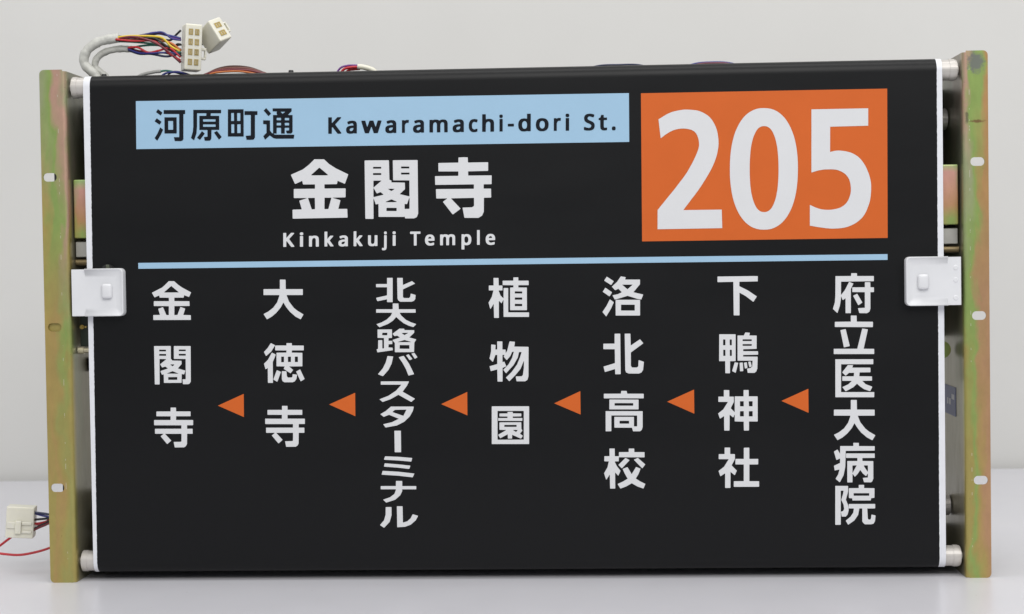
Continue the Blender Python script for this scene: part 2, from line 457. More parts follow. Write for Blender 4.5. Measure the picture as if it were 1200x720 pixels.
# outlines of everything printed on the film, in tenths of a millimetre on its face: first point, then steps; one loop per line
PRINTS = {
  'street_name_kanji': '''-3400 4603 -17 -24 -1 -4 42 -31 4 -1 15 24 1 3 -1 1 -39 31 -3 1
-3343 4593 -1 -33 0 -3 2 -1 146 -3 4 -1 -4 -221 0 -1 -3 -1 -46 1 -3 -2 0 -1 7 -32 2 -3 59 -2 15 5 9 12 1 4 5 239 2 2 14 0 1 1 1 36 -2 1 -4 1 -201 3
-3335 4524 -2 -1 0 -3 -3 -151 5 -2 110 -2 4 1 2 9 2 141 0 5 -5 1
-3413 4515 -19 -23 -2 -5 45 -32 4 -1 19 27 -3 2 -40 31 -3 1
-3299 4488 43 -1 3 -2 -1 -79 -1 -3 -1 -1 -42 0 -4 2 1 80 0 2
-3380 4427 -3 -3 -26 -56 -28 -42 1 -4 23 -23 3 2 35 56 22 46 0 3 -2 1
-3051 4591 -2 -1 0 -3 -3 -158 -6 -52 -18 -55 0 -4 27 -21 3 0 24 64 7 67 3 128 4 1 84 -2 2 -1 1 -2 -2 -18 -1 -3 -63 1 -3 -1 -1 -2 -2 -132 0 -1 3 -1 75 -2 1 -4 -1 -59 -2 -2 -32 -2 0 -2 6 -31 1 -3 3 0 38 -1 4 0 8 3 3 3 9 15 3 82 4 1 68 -1 3 0 1 3 2 132 -4 1 -78 2 -2 1 0 2 3 19 0 2 3 0 95 -2 1 1 1 3 1 28 -1 2 -4 0
-2958 4497 4 1 115 -3 2 0 0 -3 0 -16 -1 -2 -2 -1 -117 2 -2 3
-2959 4448 4 0 115 -2 3 -2 0 -19 -2 -2 -2 0 -117 2 -2 1 0 2
-2828 4381 -23 -12 -3 -3 44 -64 2 -3 2 -1 24 22 2 5 -43 55 -2 2
-2973 4382 -48 -61 1 -3 26 -19 4 3 45 57 -2 3 -22 19
-2712 4589 -2 -1 0 -3 -5 -258 4 -1 149 -3 1 1 1 4 4 257 -4 2
-2552 4568 0 -8 0 -28 4 -1 54 -1 2 0 1 -3 -4 -192 -3 -2 -45 -3 -1 -4 7 -33 1 -2 3 0 53 -1 13 3 3 3 9 15 1 4 4 211 1 3 1 0 19 0 3 1 1 34 -1 2 -3 0 -118 3
-2681 4553 23 0 3 -2 -1 -72 -2 -3 -22 0 -3 1 -1 1 2 71
-2623 4551 27 0 3 -1 -2 -72 -1 -3 -25 0 -3 1 -1 1 1 70
-2681 4444 23 0 3 -2 -1 -80 -1 -2 -2 -1 -22 0 -3 1 0 2 1 78 1 3
-2623 4443 27 0 3 -2 -1 -80 -2 -3 -26 0 -4 1 1 80 1 3
-2340 4593 -22 -20 -2 -3 0 -1 43 -50 4 -3 22 21 2 3 0 1 -43 50 -3 3
-2277 4589 0 -4 0 -23 3 -1 37 -2 1 -2 -4 -13 6 -16 0 -2 -2 -1 -35 1 -3 -2 -3 -170 -1 -6 -3 1 -8 5 -17 23 2 96 -3 1 -6 1 -56 1 -3 -2 0 -33 2 -1 28 -3 2 -3 -1 -79 -2 -2 -30 -29 16 -33 1 -1 3 1 41 35 4 2 34 -26 28 -6 169 -2 2 3 5 30 0 3 -2 2 -187 4 -4 2 -10 7 0 1 3 0 25 0 3 1 2 52 0 2 3 1 36 -1 3 -1 -1 -51 1 -3 1 -1 30 -1 4 1 1 52 1 2 3 1 35 0 3 -2 0 -19 -1 -4 -26 -2 -3 -2 6 -23 2 -3 38 -2 10 5 7 11 1 4 3 158 -3 1 -36 1 -6 1 3 4 33 30 1 27 -5 2 -176 3
-2194 4556 35 -1 4 -1 -4 -4 -20 -13 -3 1 -16 15 0 2
-2237 4498 39 -1 2 -3 -1 -19 -3 -1 -37 1 -2 1 0 4 0 15
-2158 4496 39 -1 1 -4 0 -18 -4 -1 -35 1 -2 1 -1 19
-2238 4450 40 -1 1 -3 -1 -20 -3 -2 -37 1 -2 1 0 3 1 18
-2159 4448 39 -1 1 -4 0 -19 -4 -1 -35 0 -2 1 -1 20''',
  'title': '''-1879 4091 -52 -50 -62 -46 -112 -47 -6 -4 36 -81 5 -7 67 29 3 -4 5 -27 4 -4 108 -1 5 -1 1 -6 -1 -31 -3 -4 -197 1 -7 -2 -1 -77 1 -7 8 -2 106 -1 15 -2 -72 -22 -5 -3 21 -76 -1 -7 -83 -1 -5 -3 0 -82 10 -2 524 2 1 8 -2 75 -5 1 -79 1 -2 2 1 5 20 75 -5 3 -72 23 9 2 117 1 2 9 2 75 -7 2 -196 2 -3 5 0 29 1 5 5 2 113 0 4 3 5 24 1 4 3 0 65 -29 5 6 32 83 -6 4 -114 57 -65 43 -48 46
-1836 4007 5 2 5 -3 73 -63 5 -8 -28 -1 -125 2 -13 2 5 7
-1742 3718 18 0 4 -2 -30 -104 -5 -4 -32 0 -2 2 -1 5 3 102 5 2
-1942 3719 57 0 4 -2 0 -101 -3 -7 -26 -1 -5 4 -33 105
-985 4067 -125 1 -7 -2 0 -186 1 -4 5 -1 144 -3 8 -2 -2 -146 -1 -6 -2 -1 -90 23 2 5 48 43 0 61 -7 2 -120 4 -4 3 2 10 -2 5 -18 8 -2 179 -2 8 -7 1 -217 2 -10 -2 -2 -551 2 -10 71 -2 6 3 2 177 3 19 19 -58 4 -1 20 4 3 -3 -1 -115 0 -4 3 -3 240 -4 6 0 4 4 4 -18 15 -1 71 -1 22 9 6 5 13 32 3 512 -6 3
-1038 4005 8 2 68 -2 4 -4 0 -10 -2 -4 -5 -1 -70 2 -4 5
-1309 4007 7 1 69 -1 3 -4 0 -9 -1 -3 -5 -2 -71 1 -4 5
-1039 3947 8 1 71 -1 3 -4 0 -10 -1 -3 -5 -2 -73 1 -4 5
-1311 3947 6 1 71 -1 3 -4 0 -10 -1 -4 -5 -1 -71 1 -2 1 -2 4
-1264 3875 29 0 4 -3 -69 -57 -7 -6 -3 1 1 64 5 1
-1310 3801 2 1 3 -3 26 -46 5 -1 32 12 23 -18 6 -8 -10 -3 -86 -19 -2 7
-1168 3793 32 2 32 -3 -16 -12 -17 -8 -26 16
-965 3700 3 2 1 -9 -2 -92 -6 -4 -39 0 -2 1 -1 3 1 42 3 3 17 -3 4 2
-1141 3691 8 0 43 -20 7 -5 -34 -2 -66 1 -12 2 8 5
-1186 3609 7 2 88 -2 4 -4 -1 -24 -6 -3 -90 2 -4 5
-432 4085 -49 -2 -2 -44 -1 -4 -2 -1 -183 0 -7 -2 -1 -72 2 -7 187 -3 3 -1 1 -4 -1 -34 -1 -2 -7 -2 -215 1 -2 -3 -1 -5 1 -72 1 -3 7 -1 361 -1 4 -2 1 -2 -1 -37 -7 -2 -356 3 -3 -2 -1 -4 2 -80 1 -3 5 -1 97 -1 2 -2 -2 -2 -37 -26 -1 -5 87 -115 7 -5 68 49 5 5 0 2 -84 91 -3 5 0 3 216 1 3 -3 1 -4 -1 -66 -3 -7 -18 -11 -83 -1 -5 0 -2 -3 15 -90 3 -5 4 -1 129 -2 35 20 18 38 3 133 6 2 58 0 5 2 1 2 0 80 -5 2 -63 1 -3 3 0 32 1 5 3 2 68 0 5 2 2 79 -2 3 -6 0 -217 2 -1 4 -1 31 3 6 189 1 2 7 1 73 -2 2 -6 1 -183 0 -4 5 -1 41 -1 4''',
  'street_name_roman': '''-1737 4335 -2 1 0 4 2 147 1 5 2 1 3 0 21 0 5 0 3 -1 1 -4 -1 -46 1 -3 1 -1 4 4 47 50 5 1 23 0 5 0 3 -1 1 -2 1 -2 -1 -3 -1 -2 -54 -57 -2 -4 2 -4 54 -74 1 -4 0 -3 -1 -2 -2 -1 -5 -1 -25 0 -5 2 -44 60 -2 2 -1 0 -4 -2 -2 -3 -1 -52 0 -4 -2 -2 -4 0 -22 0
-1532 4331 -10 2 -8 3 -7 5 -4 6 -3 8 -1 10 0 11 1 5 2 5 3 5 4 4 4 4 7 4 8 3 10 2 12 2 19 0 2 2 -1 6 -1 5 -3 4 -4 3 -5 1 -4 0 -6 -1 -17 -7 -7 0 -4 1 -2 2 -5 13 0 3 0 3 1 1 3 2 10 4 10 3 9 1 12 1 12 -1 9 -1 8 -3 7 -4 5 -6 4 -7 2 -9 1 -13 -2 -75 0 -3 -1 -2 -3 0 -20 0 -4 1 -1 3 -2 0 -8 -4 -8 -1 -10 -1
-1520 4356 5 1 6 2 5 3 4 4 3 4 2 5 1 9 0 1 -1 1 -2 1 -7 -1 -11 -1 -7 -3 -5 -4 -2 -4 -1 -3 -1 -3 1 -3 2 -3 2 -3 3 -1
-1379 4333 -3 1 -2 3 -31 106 -1 7 1 2 1 1 6 2 24 -1 4 0 3 -1 1 -3 14 -50 1 -4 1 -1 2 2 2 4 18 49 3 3 5 1 25 0 4 0 3 -2 1 -3 16 -50 3 -5 1 1 2 3 16 51 1 3 5 2 19 0 9 -1 4 -1 1 -3 -1 -6 -35 -106 -3 -4 -5 -1 -27 0 -4 0 -3 2 -18 56 -3 4 -3 -4 -21 -56 -3 -2 -3 0
-1151 4329 -10 2 -8 3 -7 5 -5 6 -3 8 -1 10 1 11 0 5 2 4 3 6 4 4 5 4 6 4 9 3 11 2 11 1 20 1 2 2 -1 5 -1 6 -3 4 -4 2 -5 2 -4 0 -6 -1 -18 -7 -8 0 -3 1 -2 2 -5 13 0 3 0 3 1 1 2 2 11 4 10 3 10 1 11 1 13 -1 9 -1 8 -3 7 -4 6 -6 3 -7 3 -9 0 -13 -1 -75 0 -3 -2 -2 -3 -1 -20 0 -4 2 -1 3 -1 0 -9 -4 -8 -2 -11 0
-1138 4354 4 0 7 3 5 3 4 3 3 5 2 5 1 8 0 2 -1 1 -2 0 -7 0 -12 -2 -7 -2 -5 -4 -2 -4 -1 -3 0 -3 0 -4 2 -2 2 -3 3 -2
-1021 4330 -2 1 -1 1 0 3 2 111 0 4 1 1 3 1 18 0 3 -1 1 -4 1 0 8 4 8 3 14 0 7 -1 2 -1 1 -2 1 -5 -3 -16 -1 -3 -1 -1 -4 0 -11 1 -5 -2 -4 -3 -4 -4 -3 -4 -2 -6 -2 -5 0 -7 -1 -60 -1 -3 -2 -2 -2 0
-883 4327 -10 2 -8 4 -7 5 -4 6 -3 7 -2 10 1 12 1 4 1 5 3 5 4 5 5 4 7 3 8 3 11 2 12 2 19 1 2 1 0 6 -2 5 -3 4 -4 3 -5 1 -4 0 -6 -1 -18 -6 -7 -1 -4 1 -2 2 -5 13 0 3 0 3 1 2 3 1 10 4 10 3 10 1 12 1 12 -1 9 -1 8 -3 7 -4 6 -6 4 -7 2 -9 0 -12 -1 -76 0 -3 -2 -1 -3 -1 -20 0 -3 1 -2 3 -1 1 -9 -4 -8 -2 -11 -1
-870 4353 5 0 6 2 5 3 5 4 2 4 2 6 1 8 0 1 0 1 -3 1 -7 0 -11 -2 -8 -3 -5 -4 -2 -3 -1 -4 0 -3 1 -3 1 -3 2 -2 3 -2
-754 4329 -3 1 -1 4 2 110 1 3 1 2 5 1 18 0 4 -1 3 -1 1 -1 9 3 7 2 19 0 8 -1 6 -2 14 -7 10 5 9 3 10 2 14 -1 10 -1 8 -3 7 -5 5 -5 5 -11 2 -14 -1 -79 -1 -3 -1 -1 -5 -1 -21 0 -4 1 -2 1 0 80 -1 6 -3 5 -5 3 -6 1 -7 -1 -6 -4 -4 -5 -3 -8 -1 -12 -1 -61 -1 -4 -2 -2 -4 0 -22 0 -4 1 -1 2 0 2 1 69 -1 9 -2 5 -3 5 -4 4 -6 1 -6 -2 -6 -3 -4 -6 -3 -9 -2 -13 -1 -59 -1 -4 -2 -1 -3 -1
-499 4325 -10 2 -9 3 -7 5 -4 7 -3 7 -2 10 1 11 1 5 1 5 3 5 4 4 6 4 6 4 9 3 10 2 12 1 21 1 1 2 0 6 -2 5 -2 4 -5 3 -5 1 -4 0 -6 -1 -18 -7 -8 0 -4 1 -2 2 -5 13 0 3 0 3 1 1 3 2 10 4 11 3 10 1 12 1 13 -1 9 -1 8 -3 7 -4 6 -6 4 -7 2 -9 0 -13 -1 -75 0 -3 -1 -2 -3 0 -21 0 -4 1 -2 3 -1 0 -9 -3 -8 -2 -11 -1
-486 4351 5 0 6 2 6 3 4 4 3 4 2 5 1 8 0 2 -1 1 -3 1 -7 -1 -12 -1 -7 -3 -5 -4 -2 -4 -1 -3 -1 -3 1 -3 2 -3 2 -3 3 -1
-335 4324 -6 1 -6 2 -5 2 -5 4 -5 3 -4 5 -3 4 -3 6 -2 6 -2 7 -1 7 0 9 0 12 1 8 1 8 2 8 4 10 6 9 4 3 4 4 9 4 5 2 6 1 14 1 12 -1 12 -3 6 -3 1 -2 0 -1 -1 -6 -4 -12 -1 -3 -3 -1 -7 0 -12 4 -5 1 -6 -1 -5 -3 -5 -5 -4 -8 -1 -4 -2 -7 0 -11 1 -11 2 -9 2 -4 3 -3 2 -3 3 -1 5 -2 4 -1 8 2 12 4 7 0 3 -1 0 -1 1 -2 -1 -20 -1 -2 -4 -2 -5 -1 -6 -2 -10 -1
-245 4326 -3 1 -1 4 3 159 1 3 3 1 27 0 3 -2 1 -2 0 -40 1 -4 1 -1 11 3 10 1 14 0 12 -2 8 -3 7 -4 6 -5 4 -6 3 -10 1 -11 -1 -80 -2 -2 -5 -1 -23 0 -4 1 -1 1 -1 4 1 68 0 8 -3 7 -3 5 -6 3 -6 1 -9 -2 -6 -4 -5 -5 -3 -9 -2 -13 -2 -62 -1 -2 -4 -1
-78 4325 -3 1 -1 3 2 114 1 3 3 0 23 0 3 -2 1 -3 -2 -113 -1 -2 -3 -1
-71 4455 -3 1 -3 2 -2 2 -2 3 0 5 0 6 0 4 2 4 4 4 5 2 11 0 3 -1 3 -2 4 -4 1 -5 0 -9 -2 -6 -3 -4 -4 -2 -5 -1
3 4372 -2 0 -1 0 -1 1 0 2 0 20 1 2 1 1 2 0 2 0 48 0 2 0 1 0 1 -1 1 -1 0 -2 0 -19 -1 -1 0 -1 -1 -1 -2 -1 -2 0
146 4322 -14 2 -6 3 -6 3 -9 9 -6 11 -3 7 -1 8 -2 19 2 19 4 15 5 8 7 8 8 6 9 4 11 2 13 1 12 -1 14 -2 1 3 0 38 1 4 2 2 4 0 23 0 4 -1 2 -1 1 -4 -3 -159 -2 -2 -2 -1 -21 0 -5 1 -4 2 -10 -3 -8 -1 -10 -1
159 4347 5 1 6 1 4 3 3 4 3 5 2 5 2 15 -1 17 -2 7 -3 6 -3 4 -4 3 -5 2 -6 1 -4 -1 -5 -2 -4 -3 -4 -4 -2 -5 -3 -7 -2 -15 2 -15 2 -7 2 -4 3 -4 4 -4 5 -2
319 4321 -7 0 -6 2 -6 2 -6 3 -5 4 -5 4 -4 5 -4 5 -3 6 -2 6 -1 7 -1 7 -1 10 1 9 2 14 4 12 5 9 8 8 9 6 11 4 12 2 18 0 12 -2 12 -4 5 -3 5 -3 7 -8 4 -5 3 -5 4 -12 2 -12 -1 -17 -2 -14 -4 -11 -5 -9 -7 -7 -8 -6 -9 -4 -11 -3 -13 -1
326 4347 5 -1 6 2 5 2 4 4 4 5 2 6 2 7 1 8 0 8 -1 8 -2 7 -3 6 -3 4 -5 4 -5 2 -5 1 -6 -1 -5 -2 -4 -2 -3 -4 -3 -5 -3 -6 -1 -6 -1 -8 0 -7 0 -7 2 -7 3 -6 3 -4 3 -4 5 -3
443 4322 -2 0 0 1 -1 3 2 111 0 4 1 1 3 1 18 0 3 -1 1 -4 1 0 8 5 9 2 14 0 6 -1 3 -1 1 -2 0 -5 -2 -16 -1 -2 -2 -1 -3 -1 -11 2 -5 -2 -5 -3 -3 -4 -3 -5 -3 -5 -1 -6 -1 -6 -1 -60 0 -4 -2 -1 -2 0
559 4321 -4 1 -1 4 2 113 2 3 3 0 25 0 3 -2 0 -3 -2 -113 -1 -2 -3 -1
566 4451 -3 1 -3 2 -3 2 -1 3 -1 5 0 6 1 5 1 3 4 4 6 2 12 0 3 -1 4 -2 3 -4 2 -5 0 -9 -2 -6 -3 -4 -5 -2 -6 -1
768 4318 -11 1 -11 1 -10 3 -6 3 -1 2 0 3 0 17 1 3 3 2 7 0 15 -5 10 -2 10 -2 8 1 8 3 6 5 3 7 0 3 0 4 -3 6 -6 5 -8 5 -19 8 -9 4 -8 7 -7 6 -5 9 -2 10 -1 15 3 11 4 9 7 7 9 6 11 3 13 2 18 0 14 -3 13 -4 6 -3 1 -4 -1 -6 -4 -11 -2 -3 -3 -1 -7 0 -20 7 -8 1 -5 0 -6 -2 -5 -4 -3 -5 -1 -6 0 -4 2 -4 2 -3 4 -3 9 -5 19 -9 10 -5 8 -6 6 -6 5 -9 2 -10 0 -14 -2 -11 -4 -7 -4 -7 -6 -5 -8 -4 -8 -3 -10 -2 -9 -1
918 4317 -10 2 -8 3 -6 6 -5 7 -2 7 -1 9 0 63 0 1 -2 1 -10 1 -2 1 -1 2 0 10 1 3 2 2 11 5 3 2 7 21 1 2 3 1 17 0 4 -2 1 -2 0 -19 1 -2 3 -1 23 0 3 -1 1 -2 0 -17 -1 -2 -1 -1 -4 -1 -23 0 -2 -1 0 -1 -1 -55 0 -5 1 -4 2 -4 3 -2 4 -1 10 1 6 0 3 0 2 -1 1 -4 -1 -16 0 -1 -2 -2 -8 -2 -10 -1
1012 4316 -2 0 -2 0 -3 1 -1 1 -2 1 -1 1 -1 1 -2 3 0 1 -1 3 0 3 0 3 0 4 0 3 1 2 0 3 1 1 1 1 1 2 1 0 1 1 1 1 2 1 1 0 2 1 2 0 5 0 3 0 2 0 2 -1 1 0 2 -1 1 -1 1 0 1 -1 1 -1 1 -2 1 -1 0 -2 1 -1 0 -2 0 -3 0 -3 0 -3 0 -3 -1 -2 0 -2 -1 -3 -1 -1 -1 -1 -1 -1 -1 -1 -2 -1 -3 -1 -3 0 -2 0''',
  'title_roman': '''-2196 3249 -2 2 0 3 2 125 1 4 1 1 3 0 17 0 5 0 2 -1 0 -4 0 -39 0 -3 1 -1 4 3 41 44 4 1 11 0 11 0 4 -1 1 -2 0 -1 0 -2 -1 -2 -47 -49 -2 -3 2 -3 47 -65 1 -3 -1 -3 -2 -1 -3 -1 -22 0 -4 2 -38 51 -2 2 -1 0 -4 -2 -1 -3 -1 -44 -1 -4 -1 -1 -3 0
-2033 3249 -1 1 -1 3 2 96 1 2 3 1 23 -1 2 -1 1 -3 -2 -97 -2 -2 -3 0 -19 0
-2021 3359 -5 1 -2 1 -3 2 -1 2 -1 4 -1 4 0 4 2 4 3 4 5 2 10 0 6 -1 4 -3 3 -4 0 -7 -1 -6 -3 -3 -4 -3 -5 -1
-1944 3248 -2 1 -1 1 0 2 2 95 0 2 1 1 1 1 2 0 18 0 3 -1 1 -2 1 0 9 3 7 1 7 1 11 0 7 -1 6 -2 5 -2 5 -3 4 -4 3 -5 2 -7 1 -6 1 -10 -1 -61 -1 -2 0 -2 -1 0 -3 -1 -19 0 -3 1 -2 1 0 3 1 59 -1 6 -2 6 -3 4 -4 3 -6 1 -8 -1 -3 -2 -2 -2 -4 -5 -3 -7 -1 -5 -1 -6 -1 -51 0 -3 -2 -1 -2 0
-1791 3247 -3 1 -1 1 0 2 2 136 1 2 3 1 20 0 2 -1 1 -2 -1 -61 0 -4 1 -1 1 0 2 2 23 25 3 2 4 0 19 0 4 -1 1 -1 0 -4 -2 -2 -31 -34 -2 -3 1 -3 33 -47 2 -2 0 -3 -1 -1 -1 -2 -2 0 -21 0 -4 0 -2 2 -23 34 -3 2 -2 -1 -1 -3 0 -29 -1 -4 -4 -1
-1630 3245 -8 1 -7 3 -6 4 -5 5 -2 7 -1 8 0 10 1 4 1 4 3 4 3 4 5 3 5 3 7 3 10 2 10 1 17 1 1 0 1 1 -1 5 -1 5 -3 3 -3 3 -5 1 -4 0 -5 -1 -15 -6 -6 0 -3 0 -1 1 -1 1 -4 11 0 2 0 3 1 1 1 1 9 4 9 2 8 2 10 0 10 0 8 -1 7 -2 6 -4 5 -5 4 -6 2 -8 0 -10 -1 -64 0 -3 -2 -2 -2 0 -17 0 -3 1 -1 3 -1 0 -7 -3 -7 -2 -10 -1
-1620 3266 4 0 6 1 4 3 4 3 3 4 2 4 1 7 0 3 -1 1 -2 0 -6 0 -10 -2 -7 -2 -4 -4 -2 -2 -1 -3 -1 -3 1 -3 1 -3 2 -2 3 -1
-1507 3245 -4 1 -1 2 0 2 3 136 1 2 2 1 20 0 3 -1 0 -3 -1 -61 1 -4 0 -1 2 0 2 2 23 25 2 2 4 1 20 0 3 -1 1 -2 0 -3 -1 -3 -32 -34 -2 -3 2 -2 33 -47 1 -3 0 -3 0 -1 -1 -1 -3 -1 -21 0 -4 1 -2 2 -23 33 -2 3 -2 -2 -1 -2 -1 -30 -1 -3 -3 -2
-1338 3243 -6 1 -6 1 -4 2 -5 2 -3 3 -3 3 -3 5 -1 4 -2 8 0 9 1 63 0 3 2 1 2 0 18 0 4 0 1 -1 1 -3 -1 -59 0 -7 2 -5 3 -5 2 -1 2 -2 6 -1 7 2 3 1 2 2 2 2 2 3 3 7 1 6 1 5 1 52 0 3 1 1 3 0 19 0 3 -1 1 -1 0 -2 -1 -95 -1 -3 -1 -1 -2 -1 -17 0 -3 1 -2 3 -8 -3 -7 -2 -7 0
-1228 3202 -6 2 -3 2 0 2 0 12 1 3 2 1 5 1 6 -2 3 1 3 2 1 5 3 114 1 2 3 0 17 0 2 -2 1 -4 -2 -107 -2 -13 -2 -6 -2 -4 -3 -4 -4 -2 -5 -2 -5 -1
-1206 3355 -5 3 -2 4 -1 8 1 7 3 4 5 2 7 0 6 -2 3 -3 1 -5 0 -7 -1 -6 -2 -2 -4 -2 -5 -1
-1130 3244 -2 1 0 3 2 96 1 2 3 1 21 0 2 -2 1 -2 -2 -97 -2 -2 -3 0 -18 0
-1120 3355 -4 0 -2 2 -3 2 -1 2 -1 3 0 4 0 4 1 4 3 4 5 2 9 1 6 -2 4 -3 2 -4 0 -7 -1 -6 -2 -3 -4 -3 -5 0
-924 3243 -2 1 0 3 1 107 -1 1 -2 0 -28 0 -3 1 -1 1 -1 2 0 15 1 2 2 1 3 1 88 -1 4 0 1 -1 1 -3 0 -14 -1 -3 -4 -1 -29 0 -1 0 -2 -1 -2 -109 -1 -1 -2 -1
-775 3240 -6 1 -5 1 -5 2 -5 2 -4 3 -4 3 -3 4 -3 4 -3 4 -2 5 -2 11 -1 12 1 14 3 10 4 9 5 8 7 6 8 5 8 2 11 1 12 -1 8 -2 8 -3 6 -6 5 -7 4 -8 2 -9 0 -10 0 -11 0 -2 -1 -1 -3 -1 -57 0 -2 0 0 -1 1 -6 3 -6 4 -5 5 -3 6 -3 5 0 8 1 7 2 10 3 5 0 3 0 1 -1 1 -2 -1 -16 0 -2 -2 -1 -8 -3 -7 -2 -12 -1
-786 3307 29 0 2 1 0 1 0 3 -2 4 -3 5 -5 3 -2 1 -3 1 -3 -1 -4 -1 -3 -2 -2 -3 -3 -4 -2 -4 0 -3
-668 3241 -2 1 -2 1 0 3 1 94 0 2 2 2 4 1 15 0 2 -1 3 -2 8 2 6 2 8 0 8 0 6 -1 6 -1 5 -3 5 -3 1 -1 8 5 8 3 9 1 11 0 8 -2 7 -2 6 -4 4 -5 2 -4 2 -4 1 -13 -1 -66 0 -3 -1 -2 -4 0 -18 0 -2 0 -2 2 1 61 -1 7 -1 6 -3 4 -4 2 -4 1 -7 -1 -5 -4 -3 -4 -3 -7 -1 -10 -1 -51 0 -4 -2 -1 -3 -1 -17 0 -4 1 -1 2 0 2 1 58 -1 7 -1 6 -3 4 -4 2 -5 1 -6 -1 -4 -3 -4 -5 -2 -7 -2 -11 -1 -54 -1 -1 -3 -1
-462 3198 -3 1 -1 3 3 139 1 2 2 1 16 0 3 -1 3 -3 12 4 13 1 12 -1 9 -3 7 -5 7 -7 4 -8 3 -10 1 -12 0 -16 -2 -12 -4 -11 -4 -7 -5 -5 -6 -4 -8 -4 -8 -1 -10 -1 -10 1 -9 3 -1 -1 -1 -3 0 -36 -1 -3 -2 -1 -2 0
-421 3260 4 0 3 1 4 2 4 3 3 4 2 5 2 6 1 7 0 7 -1 7 -1 6 -2 5 -3 4 -3 3 -4 2 -4 1 -4 0 -4 -1 -4 -2 -3 -3 -2 -4 -2 -4 -2 -12 1 -14 2 -11 2 -4 3 -3 3 -3
-311 3240 -3 0 -1 2 0 2 2 136 1 2 2 0 20 0 2 -1 1 -1 0 -2 -2 -135 -1 -2 -3 -1
-189 3237 -5 1 -6 1 -4 2 -5 2 -4 3 -4 3 -3 4 -3 4 -3 4 -2 5 -2 11 -1 12 1 14 2 10 4 9 6 8 6 6 8 5 9 2 10 1 12 -1 8 -2 7 -3 7 -6 5 -7 4 -8 2 -9 0 -10 0 -11 0 -2 -2 -1 -3 -1 -56 0 -1 0 0 -1 1 -6 2 -6 4 -5 5 -3 6 -3 6 0 7 1 7 2 10 3 5 0 3 0 1 -1 0 -2 0 -16 -1 -2 -2 -1 -7 -3 -7 -1 -12 -2
-200 3304 29 0 2 1 1 1 -1 3 -1 4 -4 5 -4 3 -3 1 -3 1 -3 -1 -3 -1 -3 -2 -3 -3 -2 -4 -2 -4 -1 -3''',
